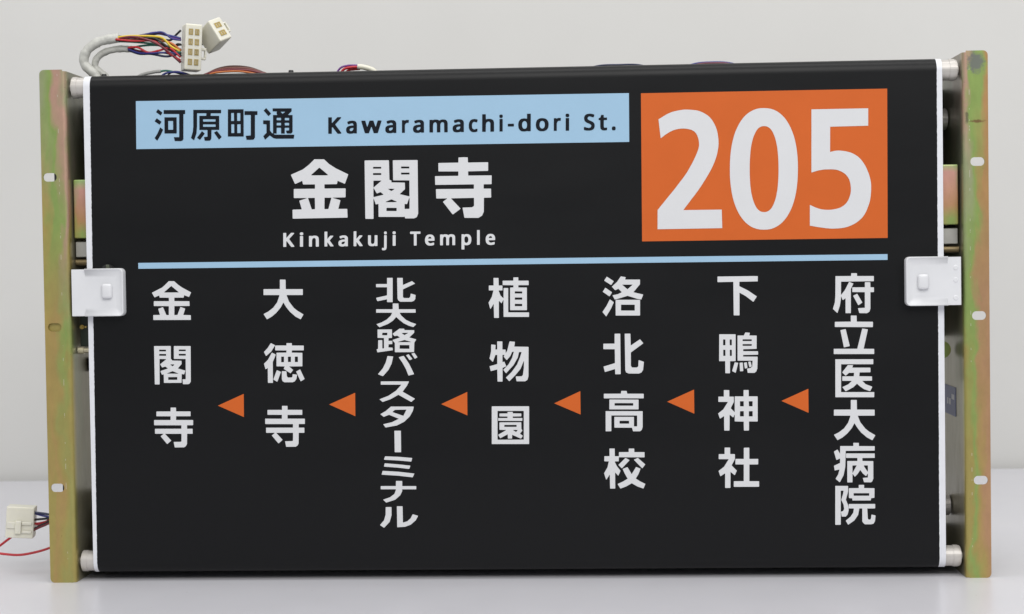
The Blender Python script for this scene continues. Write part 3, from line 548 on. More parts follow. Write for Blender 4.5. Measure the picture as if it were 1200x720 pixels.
  'number': '''1443 4413 26 15 26 16 26 15 26 12 27 10 28 7 28 5 24 4 21 3 17 1 17 0 20 -1 25 -2 28 -3 28 -4 26 -8 26 -11 25 -14 24 -16 21 -19 18 -22 16 -26 14 -27 11 -27 8 -27 6 -28 3 -27 3 -25 1 -23 0 -20 -1 -21 -3 -22 -5 -25 -5 -27 -8 -27 -9 -28 -11 -28 -13 -29 -14 -29 -17 -31 -20 -34 -22 -36 -23 -35 -22 -34 -22 -31 -22 -29 -22 -29 -22 -27 -21 -28 -20 -26 -21 -26 -20 -27 366 -1 3 -177 -617 -1 3 183 22 28 23 27 23 28 23 28 24 29 25 29 25 30 24 31 25 32 26 32 25 34 23 33 21 36 21 36 19 36 15 31 12 26 9 22 7 19 6 18 3 15 2 13 0 12 -1 14 -1 16 -3 17 -5 16 -5 15 -6 13 -7 12 -9 10 -9 9 -12 7 -13 7 -14 4 -15 4 -15 3 -16 2 -17 1 -16 0 -16 -1 -16 -2 -16 -3 -17 -4 -16 -5 -15 -7 -17 -7 -16 -10 -18 -11 -18 -12 -18 -14 -18 -13
2762 3917 -2 -66 -4 -56 -6 -52 -8 -49 -10 -46 -12 -43 -14 -41 -16 -37 -18 -34 -19 -31 -22 -28 -22 -24 -25 -21 -26 -17 -27 -13 -29 -10 -32 -5 -36 -1 -37 2 -31 7 -29 10 -28 14 -25 18 -24 21 -22 25 -21 29 -19 31 -17 35 -15 38 -14 41 -11 44 -9 46 -7 50 -5 52 -3 56 0 66 2 66 4 56 6 52 8 49 10 46 12 43 14 41 17 37 17 34 20 31 21 28 23 24 25 21 26 16 27 13 29 10 31 5 37 1 37 -3 31 -6 29 -10 27 -14 25 -18 24 -22 23 -25 20 -28 19 -32 17 -35 15 -37 14 -41 11 -44 9 -46 7 -49 5 -52 3 -56
2579 3918 -1 -51 -2 -41 -3 -38 -3 -34 -4 -33 -6 -30 -5 -28 -7 -26 -8 -24 -8 -21 -9 -19 -9 -17 -10 -14 -11 -11 -12 -9 -13 -7 -13 -4 -17 -1 -18 2 -13 4 -13 7 -11 9 -11 12 -10 15 -9 17 -8 19 -8 22 -7 24 -6 26 -6 28 -4 31 -4 32 -2 35 -2 37 -1 41 0 52 1 51 2 41 3 37 3 35 4 32 5 31 6 28 7 25 7 24 9 21 9 19 9 17 10 14 11 12 12 9 13 6 13 4 17 1 17 -2 14 -4 12 -7 12 -9 11 -12 10 -15 9 -17 8 -19 8 -22 7 -24 6 -26 5 -28 5 -30 3 -33 3 -34 2 -38 1 -41
2896 4480 535 0 -1 -165 -359 -3 -3 -240 12 3 11 2 12 3 12 2 12 1 12 1 13 0 16 -1 21 -3 25 -4 26 -6 24 -8 22 -10 22 -13 21 -14 19 -18 18 -21 17 -24 15 -26 13 -26 11 -27 10 -27 8 -28 6 -26 4 -24 2 -23 0 -24 0 -25 -2 -28 -3 -30 -4 -30 -7 -30 -10 -30 -12 -31 -13 -30 -15 -26 -16 -22 -18 -19 -20 -17 -21 -16 -24 -14 -26 -12 -28 -11 -29 -8 -31 -5 -33 -3 -33 -1 -31 0 -28 2 -27 3 -26 4 -25 4 -26 4 -25 5 -24 5 -25 4 2 198 17 -8 17 -9 17 -8 17 -6 16 -6 15 -4 16 -4 16 -2 18 -2 18 -1 19 0 20 1 21 3 22 4 22 6 20 7 18 10 16 11 14 13 12 15 11 17 9 19 7 20 6 18 3 17 2 15 0 16 0 16 -2 19 -2 19 -5 20 -5 18 -8 16 -10 15 -11 14 -13 13 -16 11 -17 10 -19 8 -18 7 -18 4 -19 2 -18 1 -20 0 -20 0 -22 0 -21 -2 -22 -3 -21 -4 -22 -6 -21 -6 -21 -6''',
  'stop0_0': '''-3328 2933 -35 -34 -32 -27 -98 -48 -3 -3 25 -44 46 18 2 -3 1 -15 2 -3 89 -2 1 -30 -2 -3 -1 -1 -144 2 -2 -4 -1 -37 1 -5 4 -1 142 -3 1 -5 -2 -79 -1 -2 -3 -1 -17 0 -4 2 -30 73 -2 2 -3 0 -39 -13 -4 -3 15 -54 0 -5 -61 0 -4 -2 -1 -44 2 -1 5 -1 361 -4 2 6 0 37 -1 3 -72 3 0 5 19 55 -4 3 -38 15 -3 0 -2 -3 -30 -74 -28 -1 -2 1 -1 4 2 78 1 5 146 -1 2 0 1 4 -1 41 -5 1 -140 3 -2 0 -1 4 0 24 2 5 2 1 87 -1 2 3 4 18 2 2 45 -17 4 4 17 36 1 4 -87 48 -39 28 -38 35
-3307 2884 3 2 3 -3 65 -55 4 -6 -21 0 -114 1 -9 1 4 6''',
  'stop0_1': '''-3484 2302 -2 -2 0 -3 0 -367 3 -2 39 0 3 0 2 2 4 239 1 6 4 1 61 -2 -2 -4 -56 -44 -2 -3 16 -27 4 -3 30 8 24 -17 -1 -2 -4 -2 -64 -21 -4 -2 12 -32 4 -2 14 2 2 -2 0 -79 7 -2 166 -1 1 6 3 78 3 1 18 -3 3 1 12 31 1 4 -70 21 -4 2 37 42 1 6 -1 25 -5 1 -84 3 -15 18 2 118 -1 5 -6 1
-3287 2300 -3 -2 -1 -4 -2 -114 1 -5 111 -2 3 -1 1 -2 -3 -193 -1 -1 -3 -1 -26 0 -2 -1 0 -5 3 -38 2 -4 52 0 13 7 10 17 1 5 5 340 -2 2 -4 0
-3435 2267 65 -1 1 -2 0 -12 -2 -2 -3 -1 -60 1 -2 1 -1 4 1 8
-3243 2264 6 2 61 -1 2 -3 0 -11 -1 -1 -3 -1 -63 1 -3 2
-3244 2223 6 1 61 -1 2 -3 0 -12 -1 -2 -3 -1 -63 1 -2 3
-3437 2223 4 2 62 -1 2 -3 0 -12 -1 -2 -3 -1 -62 1 -2 2
-3330 2121 20 1 21 -1 -3 -5 -13 -12 -4 -1 -17 13
-3310 2055 7 -1 51 -22 -2 -2 -9 0 -100 2 -2 1 2 2
-3351 1998 85 0 3 -4 -1 -21 -1 -2 -3 -1 -82 1 -2 1 -1 4 0 19''',
  'stop0_2': '''-3332 1700 -2 -1 -1 -3 -1 -30 -1 -3 -1 -1 -134 1 -3 -1 -1 -5 -1 -36 1 -4 137 -2 1 -1 1 -3 -1 -31 -6 -2 -154 2 -3 -4 0 -45 5 -2 262 -3 2 -3 -1 -30 -5 -1 -253 2 -2 -2 -1 -3 0 -42 4 -1 72 -1 7 -1 -1 -3 -25 -19 -2 -3 59 -71 5 -4 35 29 4 5 -56 61 -3 4 1 1 158 -1 2 -2 1 -3 -2 -68 -2 -2 -9 -4 -64 0 -1 -6 8 -43 1 -4 4 -1 87 0 18 11 12 21 3 99 3 2 48 -1 3 1 1 2 0 44 -3 2 -46 0 -5 1 0 32 4 2 54 0 2 4 1 44 -2 2 -3 0 -161 2 -2 4 1 30 1 2 4 1 135 -1 2 1 1 2 0 40 -1 2 -5 1 -135 2 -1 2 0 31 -1 4''',
  'stop1_0': '''-2235 2933 -2 -4 -2 -83 -1 -5 -153 1 -6 -1 -1 -51 0 -4 2 -1 148 -2 3 -1 2 -3 -1 -7 -21 -58 -39 -52 -50 -38 -44 -22 -2 -2 0 -2 31 -49 47 25 46 38 44 51 24 43 4 3 25 -43 35 -45 54 -49 46 -25 5 -2 25 41 2 6 -56 35 -36 29 -46 62 -23 62 5 2 153 -2 1 4 1 50 -1 2 -4 1 -159 2 -2 1 -1 4 0 82 -1 5''',
  'stop1_1': '''-2182 2315 -2 -2 -1 -19 -2 -2 -103 1 -4 -1 -2 -2 0 -39 2 -5 104 -2 4 -1 0 -2 0 -16 -3 -2 -88 0 -6 -1 -1 -4 -2 -123 1 -3 3 -1 75 -2 0 -4 -8 -17 0 -3 27 -19 37 -24 4 3 22 27 -1 3 -34 30 -2 3 124 0 4 1 1 3 2 123 -1 4 -99 3 -3 2 1 18 2 1 4 1 108 -1 2 1 0 3 1 38 -1 3 -3 1 -110 2 -2 3 0 17 -2 3
-2338 2316 -32 -47 -35 -36 0 -5 16 -32 3 -4 50 42 39 60 -2 3 -3 2 -31 16
-2328 2224 -3 -3 -37 -65 -40 -39 13 -52 3 -1 18 10 2 -2 -1 -137 1 -4 2 0 42 -1 3 1 1 2 2 200 30 69 0 2 -3 3
-2237 2184 22 1 4 -3 -1 -48 -1 -3 -2 -1 -21 0 -3 1 0 48
-2171 2183 23 1 3 -1 2 -2 -1 -45 -1 -5 -23 0 -5 1 0 46
-2104 2183 26 0 3 -2 0 -45 -1 -6 -26 0 -3 1 -1 2 1 44
-2058 2057 -35 -18 -1 -3 40 -90 3 -4 34 20 3 4 -39 87 -1 3
-2282 2053 -4 -5 -33 -84 3 -4 33 -19 4 5 35 88 0 2 -4 2
-2232 2043 -2 -2 -1 -4 -1 -71 6 -19 17 -12 82 -1 20 8 17 23 8 38 0 2 -2 2 -40 6 -2 -3 -1 -19 -7 -10 -5 -1 -33 0 -3 3 -8 12 -3 47''',
  'stop1_2': '''-2237 1705 -2 -1 -1 -3 0 -31 -1 -3 -2 -1 -135 1 -4 -1 -1 -5 0 -37 1 -4 138 -2 2 -1 0 -3 -1 -33 -5 -1 -157 2 -2 -4 0 -46 5 -2 265 -3 2 -4 -1 -30 -6 -1 -255 2 -3 -2 0 -3 0 -43 4 -2 72 0 7 -1 0 -3 -25 -20 -3 -3 60 -73 6 -4 35 30 3 5 -56 63 -3 3 1 2 160 -1 2 -2 1 -4 -2 -69 -2 -3 -9 -3 -65 -1 -1 -5 8 -44 2 -4 3 -1 89 0 18 11 11 21 3 102 4 1 48 0 4 1 0 2 0 45 -3 2 -46 0 -6 1 1 33 4 2 55 0 1 4 1 45 -1 1 -4 1 -163 2 -2 4 1 31 2 2 3 0 137 -1 1 1 1 3 1 41 -1 2 -5 1 -137 2 -1 2 0 32 -1 4''',
  'stop2_0': '''-1190 2934 -2 -3 -1 -52 -1 -4 -101 1 -5 -1 -1 -25 2 -4 101 -2 4 -1 1 -4 -2 -72 -5 -3 -100 -21 -1 -4 10 -27 6 -1 86 16 3 -1 1 -2 -1 -20 2 -4 47 -1 3 0 2 2 4 230 -2 2 -3 1
-1092 2933 -1 -2 -1 -4 0 -190 6 -20 17 -13 5 -2 107 -1 23 7 14 18 4 39 -45 14 -2 -3 -5 -29 -11 -10 -5 -1 -43 1 -10 7 -2 4 1 70 4 5 109 50 4 2 0 2 -24 20 -5 2 -85 -35 -3 4 0 59 -2 5''',
  'stop2_1': '''-1138 2686 -1 -1 -2 -3 -1 -48 -2 -4 -154 2 -4 -1 -1 -3 -1 -25 2 -4 147 -2 5 -1 1 -2 -12 -25 -41 -38 -49 -26 -49 -17 -2 -2 1 -1 25 -26 3 -1 4 1 81 31 46 30 30 33 3 2 31 -29 41 -33 48 -24 41 -13 5 1 24 23 2 3 -1 1 -50 18 -48 24 -44 42 -13 20 -2 6 2 1 3 1 147 -2 2 1 1 3 -1 28 -5 1 -155 2 -3 4 -2 47 -1 5''',
  'stop2_2': '''-1079 2442 -65 -46 -4 -5 18 -20 3 -1 23 5 27 -18 -1 -1 -4 -2 -63 -20 -5 -3 23 -28 -1 -88 7 -1 178 -1 1 5 4 86 19 31 -4 2 -59 17 -3 2 47 44 1 6 0 18 -6 1 -86 2 -3 1 -1 10 -3 2
-1292 2436 -1 -9 -1 -67 1 -5 57 -2 4 0 0 -2 -1 -93 0 -4 -3 -2 -12 0 -2 2 1 73 -1 5 -9 1 -29 -1 -3 -81 -2 -3 -11 -4 -1 -3 6 -24 2 -2 3 0 146 19 0 5 -3 19 -36 3 -2 1 -1 4 2 26 32 1 4 2 0 29 -34 1 -2 1 -1 3 2 23 29 1 3 0 1 2 1 79 -7 1
-1247 2404 47 0 1 -1 1 -3 -1 -19 -4 -2 -44 1 -2 4
-1058 2400 56 0 5 -1 1 -1 -35 -19 -4 1 -20 15 -4 3
-1035 2331 4 0 53 -16 10 -4 0 -1 -128 1 0 2 4 2
-1080 2282 5 1 87 -2 2 -1 0 -3 0 -29 -3 -3 -3 0 -88 2 -2 5''',
  'stop2_3': '''-946 2204 -19 -5 -2 -2 1 -2 28 -43 2 -2 3 -1 19 11 4 3 -27 40 -4 2
-1000 2191 -15 -6 -4 -3 31 -45 1 -1 4 0 21 9 1 2 -1 3 -31 40 -3 2
-1047 2177 -41 -11 -2 -2 0 -2 35 -53 32 -60 22 -60 1 -2 4 0 48 11 2 1 -1 3 -15 35 -31 64 -48 74 -2 2
-1199 2178 -3 -4 -16 -57 -30 -58 -46 -53 -2 -3 2 -2 42 -17 5 0 54 60 31 60 16 66 -1 2 -3 1''',
  'stop2_4': '''-1119 1931 -146 1 -5 -1 -1 -26 1 -4 1 0 191 -2 5 -1 1 -2 -52 -56 -74 -48 -85 -32 -2 -2 3 -3 24 -20 6 -1 73 25 78 42 122 -70 4 1 32 26 1 3 -3 2 -114 67 0 2 2 3 40 52 19 37 1 4 -1 1''',
  'stop2_5': '''-1176 1687 -52 -44 -48 -26 -3 -4 1 -1 31 -24 49 19 5 0 86 -36 5 -3 0 -1 -66 -32 -85 -19 1 -3 18 -25 5 -3 107 18 72 35 56 52 31 53 9 39 -2 2 -5 1
-1078 1656 51 0 1 -2 -3 -7 -25 -48 -4 -3 -103 37 1 3 22 19''',
  'stop2_6': '''-1144 1452 -2 -2 0 -3 0 -201 0 -1 4 -2 55 0 2 1 1 5 1 201 -4 2''',
  'stop2_7': '''-1238 1204 -4 -3 -9 -25 0 -3 4 -2 131 -8 126 -12 4 2 9 30 0 1 -5 2 -126 12
-1245 1136 -8 -29 1 -2 3 -1 125 -10 114 -14 4 3 9 25 0 2 -4 2 -114 13 -124 11
-1265 1063 -3 -4 -9 -29 1 -3 4 -1 154 -11 140 -17 3 1 1 2 15 31 -1 2 -6 1 -145 18''',
  'stop2_8': '''-1136 964 -2 -1 -1 -3 -1 -41 -2 -5 -141 1 -3 0 -2 -2 -1 -24 1 -4 1 -1 141 -1 3 -1 2 -1 -1 -9 -13 -33 -4 -4 -41 -30 -66 -22 3 -5 24 -23 6 0 76 24 9 4 47 40 21 40 0 15 3 4 128 -1 6 1 1 26 -2 4 -132 1 -3 3 1 44 -2 3''',
  'stop2_9': '''-1132 717 -2 -2 0 -4 0 -189 0 -7 2 -2 74 4 53 19 5 3 47 40 22 39 1 5 -49 15 -4 -3 -19 -36 -32 -28 -6 -3 -36 -10 -2 2 0 4 -1 150 -1 2 -4 1
-1242 710 -1 -5 -2 -69 -16 -52 -2 -5 -38 -42 1 -3 36 -25 5 3 52 54 19 64 1 75 -1 5''',
  'stop3_0': '''33 2921 -2 -3 -1 -26 -2 -2 -96 1 -4 -1 -1 -3 0 -35 1 -3 97 -3 3 0 2 -2 0 -15 -1 -4 -28 -1 -2 -1 -1 -2 -3 -213 1 -2 5 0 154 -2 2 7 2 209 -4 2 -75 1 -3 3 0 16 2 3 3 1 93 -1 2 4 0 36 -2 2 -3 1 -91 1 -3 2 0 26 -1 4
-159 2919 -2 -4 0 -63 -1 -5 -5 -1 -36 0 -3 0 -1 -2 -1 -43 4 -1 38 -1 2 -4 -16 -59 -32 -55 13 -53 3 -7 4 3 26 41 3 2 2 -132 3 -1 36 -1 7 1 2 161 1 2 3 -2 22 -21 3 4 13 27 2 2 1 0 -1 -160 1 -5 243 -3 1 5 1 32 0 4 -3 2 -192 3 -5 1 -1 5 3 226 -2 3 -9 0 -29 0 -4 -2 -2 -91 0 -5 -4 1 -26 27 -16 43 0 3 2 2 31 0 4 1 0 44 -3 2 -29 0 -4 1 -1 69 -1 3
43 2786 6 1 63 -2 2 -2 0 -15 -1 -2 -3 -1 -65 1 -3 3
42 2727 6 1 63 -1 2 -4 0 -15 -2 -3 -4 0 -63 1 -2 1 -1 3
41 2666 6 1 63 -2 2 -4 0 -15 -2 -2 -3 -1 -64 1 -2 1 -1 4''',
  'stop3_1': '''-133 2306 -2 -3 0 -71 -2 -4 -14 0 -3 2 3 38 -1 4 -36 5 -5 -1 -2 -65 -16 -69 2 -4 25 -25 4 -3 1 0 24 64 5 2 13 0 1 -6 -1 -82 -4 -2 -67 -18 -4 -3 10 -42 2 -3 58 15 4 0 1 -116 12 -1 31 0 4 1 1 5 2 125 33 15 3 2 -18 44 -3 0 -12 -4 -3 2 1 65 3 2 16 0 0 -4 -6 -10 -1 -3 26 -31 4 -2 34 39 18 39 12 2 4 -2 0 -2 -17 -56 -33 -58 -4 -6 -49 -49 2 -5 20 -26 4 -3 73 78 42 73 12 51 3 1 19 0 2 -1 1 -3 -16 -48 -29 -69 -55 -73 -51 -48 -3 -4 28 -32 4 -2 3 2 59 59 48 57 33 78 1 -10 -2 -60 -10 -69 -15 -12 -51 0 -3 -2 0 -5 6 -36 3 -4 80 -1 20 12 4 5 9 31 5 278 -1 5 -6 1 -129 4 -1 4 6 37 0 5 -48 5 -4 -4 -24 -87 -14 -21 -1 6 0 24 -1 3 -26 1 -4 3 1 70 -1 5''',
  'stop3_2': '''-194 1679 -2 -2 -1 -5 -5 -353 1 -5 359 -3 1 11 5 346 -1 7 -7 1
-141 1634 245 -2 7 -1 1 -12 -4 -260 -1 -5 -246 1 -6 1 -1 6 4 265
-42 1624 -2 -2 -1 -10 -2 -3 -75 0 -1 -3 -1 -21 2 -4 74 -2 2 -1 0 -11 0 -2 -4 -1 -84 1 -2 -4 0 -22 12 -1 215 -3 5 1 1 23 -1 3 -1 1 -85 1 -5 1 0 2 0 10 2 2 79 0 1 4 1 19 -2 5 -77 2 -3 1 -1 12 -2 2
-123 1523 -1 -2 -1 -3 -1 -62 2 -5 62 -2 -1 -2 -5 -4 -68 -38 -2 -2 1 -4 17 -29 5 2 66 34 2 0 1 -2 0 -35 2 -4 38 0 1 4 1 29 2 3 80 -36 3 -1 4 4 14 22 -3 4 -21 15 -2 4 23 29 -10 17 0 57 -1 5 -6 1
-78 1497 5 1 112 -1 2 -3 0 -14 -1 -2 -3 0 -112 1 -3 1 -1 1
6 1448 23 1 21 -2 -1 -3 -11 -12 -5 -3 -24 15''',
  'stop4_0': '''1066 2916 -4 -2 -34 -49 -50 -45 -1 -2 3 -3 26 -29 3 -1 28 12 3 0 30 -31 -2 -4 -34 -16 -51 -10 1 -5 18 -35 3 -1 7 1 114 33 92 -30 29 -6 10 -1 17 42 1 5 -87 22 -4 1 -1 2 63 74 1 39 -1 6 -138 2 -3 3 5 17 0 3
929 2915 -23 -33 -1 -5 61 -40 5 -2 22 32 1 5 -60 41
1077 2837 91 -1 6 0 1 -2 -48 -42 -3 1 -44 39 -4 3
912 2807 -21 -32 -2 -4 1 -1 59 -42 5 -1 21 33 2 5 -59 42 -4 1
955 2696 -32 -62 -39 -56 2 -5 31 -38 2 -1 3 5 42 67 28 60 0 2 -2 3 -31 24
1013 2692 -1 -3 -1 -10 -1 -133 1 -5 230 -3 2 5 2 138 -2 8
1063 2644 8 1 122 -2 1 -6 -1 -49 -1 -2 -5 0 -124 2 -2 5 1 46''',
  'stop4_1': '''999 2366 -2 -4 -1 -90 -5 -1 -102 0 -1 -3 -1 -43 1 -5 3 -1 101 -2 5 -2 0 -130 -3 -3 -103 -30 -3 -2 -1 -3 12 -48 5 1 91 26 1 -1 1 -3 1 -45 4 -1 45 0 2 1 1 5 1 380 -1 2 -3 2
1096 2365 -2 -2 0 -5 1 -341 1 -7 7 -18 24 -10 94 -2 7 1 22 10 16 26 8 75 -45 16 -5 0 -4 -56 -2 -4 -13 -10 -44 1 -10 12 -2 5 1 125 3 5 113 81 4 3 0 2 -27 34 -4 3 -83 -55 -4 -1 -2 5 -2 104 -1 2 -3 1''',
  'stop4_2': '''1056 1815 -3 -4 -3 -20 -4 -3 -157 1 -3 -2 0 -8 0 -30 2 -4 374 -4 5 1 1 2 0 37 -1 3 -1 1 -154 2 -2 3 -4 20 -2 4
939 1732 -2 -88 1 -5 1 -1 272 -3 3 0 3 3 1 87 -1 3 -1 1 -270 4
989 1697 6 1 169 -2 3 -3 0 -19 -2 -2 -3 -1 -171 2 -3 2 -1 1 1 18
903 1621 -2 -2 0 -9 -2 -176 0 -5 2 -2 48 0 4 1 2 148 2 3 2 0 243 -3 1 -3 0 -7 -1 -89 -2 -6 -25 0 -4 3 1 84 -1 5 -183 2 -2 0 -2 -4 -1 -97 2 -2 3 -1 161 -2 4 -2 8 -29 1 -3 4 -1 63 0 16 13 9 26 2 149 -1 5
1035 1527 88 -1 1 -1 1 -3 0 -22 -1 -2 -4 0 -85 1 -2 4 0 20''',
  'stop4_3': '''935 1260 -2 -4 0 -69 -5 -1 -41 0 -4 -2 -1 -41 1 -5 5 -1 34 -1 2 0 1 -2 -13 -55 -32 -55 -1 -5 16 -53 2 -6 4 3 28 41 3 3 1 -2 1 -131 5 -1 41 0 3 1 0 3 1 149 1 1 2 -1 25 -27 4 0 20 45 -35 46 -17 36 -1 6 2 3 35 1 2 35 1 4 243 -3 3 3 0 43 -1 3 -3 1 -92 1 -2 3 0 28 -1 3 -48 1 -2 -1 -2 -3 0 -27 -2 -3 -90 0 -2 -3 -1 -31 -1 -5 -35 0 -3 1 -1 2 0 66 -1 5
1085 1167 -67 -65 2 -5 28 -29 1 0 4 2 70 74 0 2 -3 3 -32 18
1201 1166 -32 -15 -1 -2 0 -2 73 -77 5 -4 26 34 2 3 -1 2 -67 61
1186 1079 -42 -68 -3 3 -37 64 -5 0 -40 -16 0 -5 19 -43 26 -46 -3 -3 -40 -24 -53 -24 1 -6 24 -38 3 0 52 19 55 31 54 -32 53 -19 5 0 17 39 0 5 -47 23 -42 28 1 5 25 40 19 49 -3 3 -36 15''',
  'stop5_0': '''2329 2901 -335 0 -4 0 -2 -2 -1 -46 1 -3 2 -2 143 1 4 -1 1 -2 0 -312 0 -4 2 -2 49 -1 4 1 0 2 2 213 5 -1 55 -32 69 -54 2 0 3 3 29 44 1 2 -3 3 -80 56 -79 41 -3 4 1 36 2 4 172 1 1 1 0 5 1 41 -2 3''',
  'stop5_1': '''2247 2362 -3 -4 -10 -22 -3 -3 -56 1 -3 -2 -2 -236 1 -2 3 -1 134 -2 5 -1 -4 -54 -18 -16 -29 -4 -2 -2 0 -4 5 -31 1 -4 63 -1 17 13 11 27 4 114 -5 1 -129 2 -3 1 -1 1 0 11 1 2 4 1 135 1 2 1 1 3 -1 27 -1 2 -4 0 -132 2 -4 2 0 11 1 4 3 2 119 2 5 1 2 125 -4 1 -65 2 0 4 4 19 -1 3
1998 2346 -4 -253 1 -1 3 -2 51 0 3 -2 0 -113 4 -1 37 -1 2 1 1 4 2 109 4 2 45 0 4 1 0 2 3 252 -2 1 -5 1 -144 2
2036 2298 17 0 3 -2 0 -50 -2 -4 -17 0 -3 1 -1 2 1 48 0 3
2100 2297 14 0 3 -2 0 -49 -2 -5 -15 0 -3 3 0 48 1 3
2220 2295 4 2 80 -1 3 -2 0 -12 0 -1 -3 -2 -82 1 -3 3
2221 2251 84 -1 2 -3 0 -11 -2 -2 -4 -1 -79 1 -3 2 0 3 0 10
2036 2199 16 0 3 -2 0 -53 -2 -4 -17 0 -2 2 0 52 0 3
2099 2198 14 0 3 -2 0 -53 -2 -4 -14 0 -3 1 0 2 0 51 0 3
2281 2082 -9 -2 -1 -3 10 -45 1 -3 2 0 19 6 1 4 -10 42 -3 2
2144 2077 -3 -4 -24 -78 4 -4 28 -14 3 5 23 87 -2 3
2249 2075 -15 -2 -4 -3 8 -49 1 -4 2 0 19 4 3 3 -5 49 -2 3
2193 2073 -4 -2 0 -4 3 -75 3 -1 26 1 2 5 -4 75 -4 2''',
  'stop5_2': '''2039 1812 -2 -1 -1 -3 -1 -58 -4 -1 -47 0 -1 -5 -1 -43 1 -1 4 -1 81 -1 4 -1 0 -2 -44 -69 -46 -36 -3 -3 14 -44 4 -5 34 22 3 1 1 -2 0 -135 5 -1 40 -1 5 2 3 148 1 1 3 -1 27 -22 4 -1 12 25 2 -4 -1 -55 1 -5 85 -3 1 -85 5 -1 41 0 2 4 1 77 1 5 5 1 73 -1 3 1 1 2 2 236 -5 2 -78 1 -2 1 0 3 0 51 -1 5 -5 1 -40 0 -2 -4 -1 -56 -5 -1 -75 1 -3 -1 -1 -1 -2 -141 0 -6 -2 -1 -32 33 -3 6 30 59 0 48 -4 2 -35 0 -4 2 0 58 -1 3
2189 1703 30 0 5 -1 0 -48 -12 -1 -24 2 0 41
2273 1702 31 0 5 -1 -1 -47 -11 -1 -24 1 -1 41
2188 1607 30 1 5 -2 1 -44 -2 -5 -30 0 -5 1 -1 10
2272 1606 31 1 5 -2 0 -44 -1 -5 -30 0 -5 1 -1 10''',
  'stop5_3': '''2038 1259 -1 -4 -1 -56 -3 -3 -52 0 -1 -5 -1 -40 4 -3 86 -1 4 0 1 -2 -44 -70 -51 -39 -2 -5 16 -47 3 0 36 24 5 2 2 -7 -2 -130 4 -3 44 0 2 1 1 3 2 148 2 1 2 -1 33 -28 4 -1 19 42 -2 3 -45 47 -1 3 32 60 0 45 -3 2 -41 1 -1 4 0 55 -1 3
2222 1255 -2 -3 -1 -98 -1 -5 -4 -1 -72 1 -3 -3 0 -3 -1 -43 2 -4 73 -1 4 -1 1 -1 -2 -156 -1 -3 -4 0 -88 0 -2 -2 0 -3 -1 -46 2 -2 4 -1 234 -1 2 2 0 8 0 40 -1 3 -89 1 -2 2 -1 3 2 154 2 2 3 0 78 0 1 4 1 46 -2 2 -3 1 -74 0 -5 2 -1 5 1 99 -1 2 -3 1''',
  'stop6_0': '''3259 2915 -2 -4 -2 -21 -2 -2 -141 1 -3 0 -1 -3 -3 -183 -5 -64 -19 -61 3 -5 37 -35 2 0 1 3 22 63 11 65 1 25 1 3 15 -36 4 0 20 14 2 0 1 -2 -1 -136 3 -2 42 -1 4 1 1 3 2 226 24 51 -4 3 -32 14 -4 0 -41 -79 -36 -44 -1 2 0 7 2 117 6 1 299 0 3 1 2 2 0 42 -1 4 -155 2 -2 3 -1 21 -2 3
3388 2827 -3 -4 0 -41 -2 -3 -112 1 -3 0 -2 -3 0 -39 1 -3 113 -2 3 -1 1 -2 -1 -144 -1 -2 -3 -1 -54 -2 -6 -1 0 -5 10 -37 4 -5 70 -1 22 14 10 29 1 154 3 3 28 0 3 2 0 42 -4 1 -27 1 -2 2 -1 42 -1 4 -4 1
3308 2716 -31 -14 -4 -3 45 -85 2 -4 3 -1 34 23 2 3 -45 80 -3 2''',
  'stop6_1': '''3251 2511 -2 -3 0 -51 -1 -4 -149 0 -1 -3 0 -8 -1 -34 2 -4 352 -6 6 2 1 44 -2 5 -150 3 -1 2 -1 53 -2 3
3356 2385 -48 -191 -6 -1 -215 2 -2 -1 0 -4 0 -44 6 -1 374 -4 1 2 1 10 0 33 -2 4 -92 2 -5 2 41 181 -1 2 -3 1 -44 7
3190 2381 -37 -7 -3 -3 30 -158 1 -4 2 -1 51 11 2 4 -36 156 -2 4''',
  'stop6_2': '''3101 2095 -2 -2 0 -3 -3 -356 2 -2 5 0 355 -4 5 1 1 44 0 3 -2 1 -306 3 -5 1 -1 4 3 257 1 5 300 -3 3 1 0 3 1 38 -2 5
3217 2038 -52 -66 -1 -5 29 -29 3 -1 31 27 45 0 2 0 1 -4 -2 -25 -1 -4 -4 -1 -99 1 -3 0 -2 -2 -1 -37 2 -4 81 -1 6 -1 -3 -5 -29 -27 -55 -25 -1 -2 2 -3 25 -34 4 -2 3 1 69 37 33 32 3 1 27 -26 38 -27 54 -19 5 1 19 39 -5 4 -57 22 -28 28 -3 5 90 1 1 7 0 29 -1 4 -114 3 -5 1 0 3 3 29 2 4 99 0 2 5 0 37 -6 2 -162 2 -3 2 6 18 -1 4''',
  'stop6_3': '''3244 1704 -2 -4 -1 -83 -1 -5 -154 1 -5 -2 -1 -51 1 -3 1 -1 149 -2 3 0 2 -4 -1 -7 -21 -58 -38 -52 -50 -38 -44 -22 -2 -3 0 -1 32 -49 47 25 46 38 43 51 24 44 3 2 27 -43 34 -45 55 -48 47 -26 5 -1 25 41 2 6 -58 35 -35 29 -47 61 -24 62 5 2 153 -1 2 4 0 50 -1 2 -4 1 -160 2 -2 1 0 3 -1 83 -1 5''',
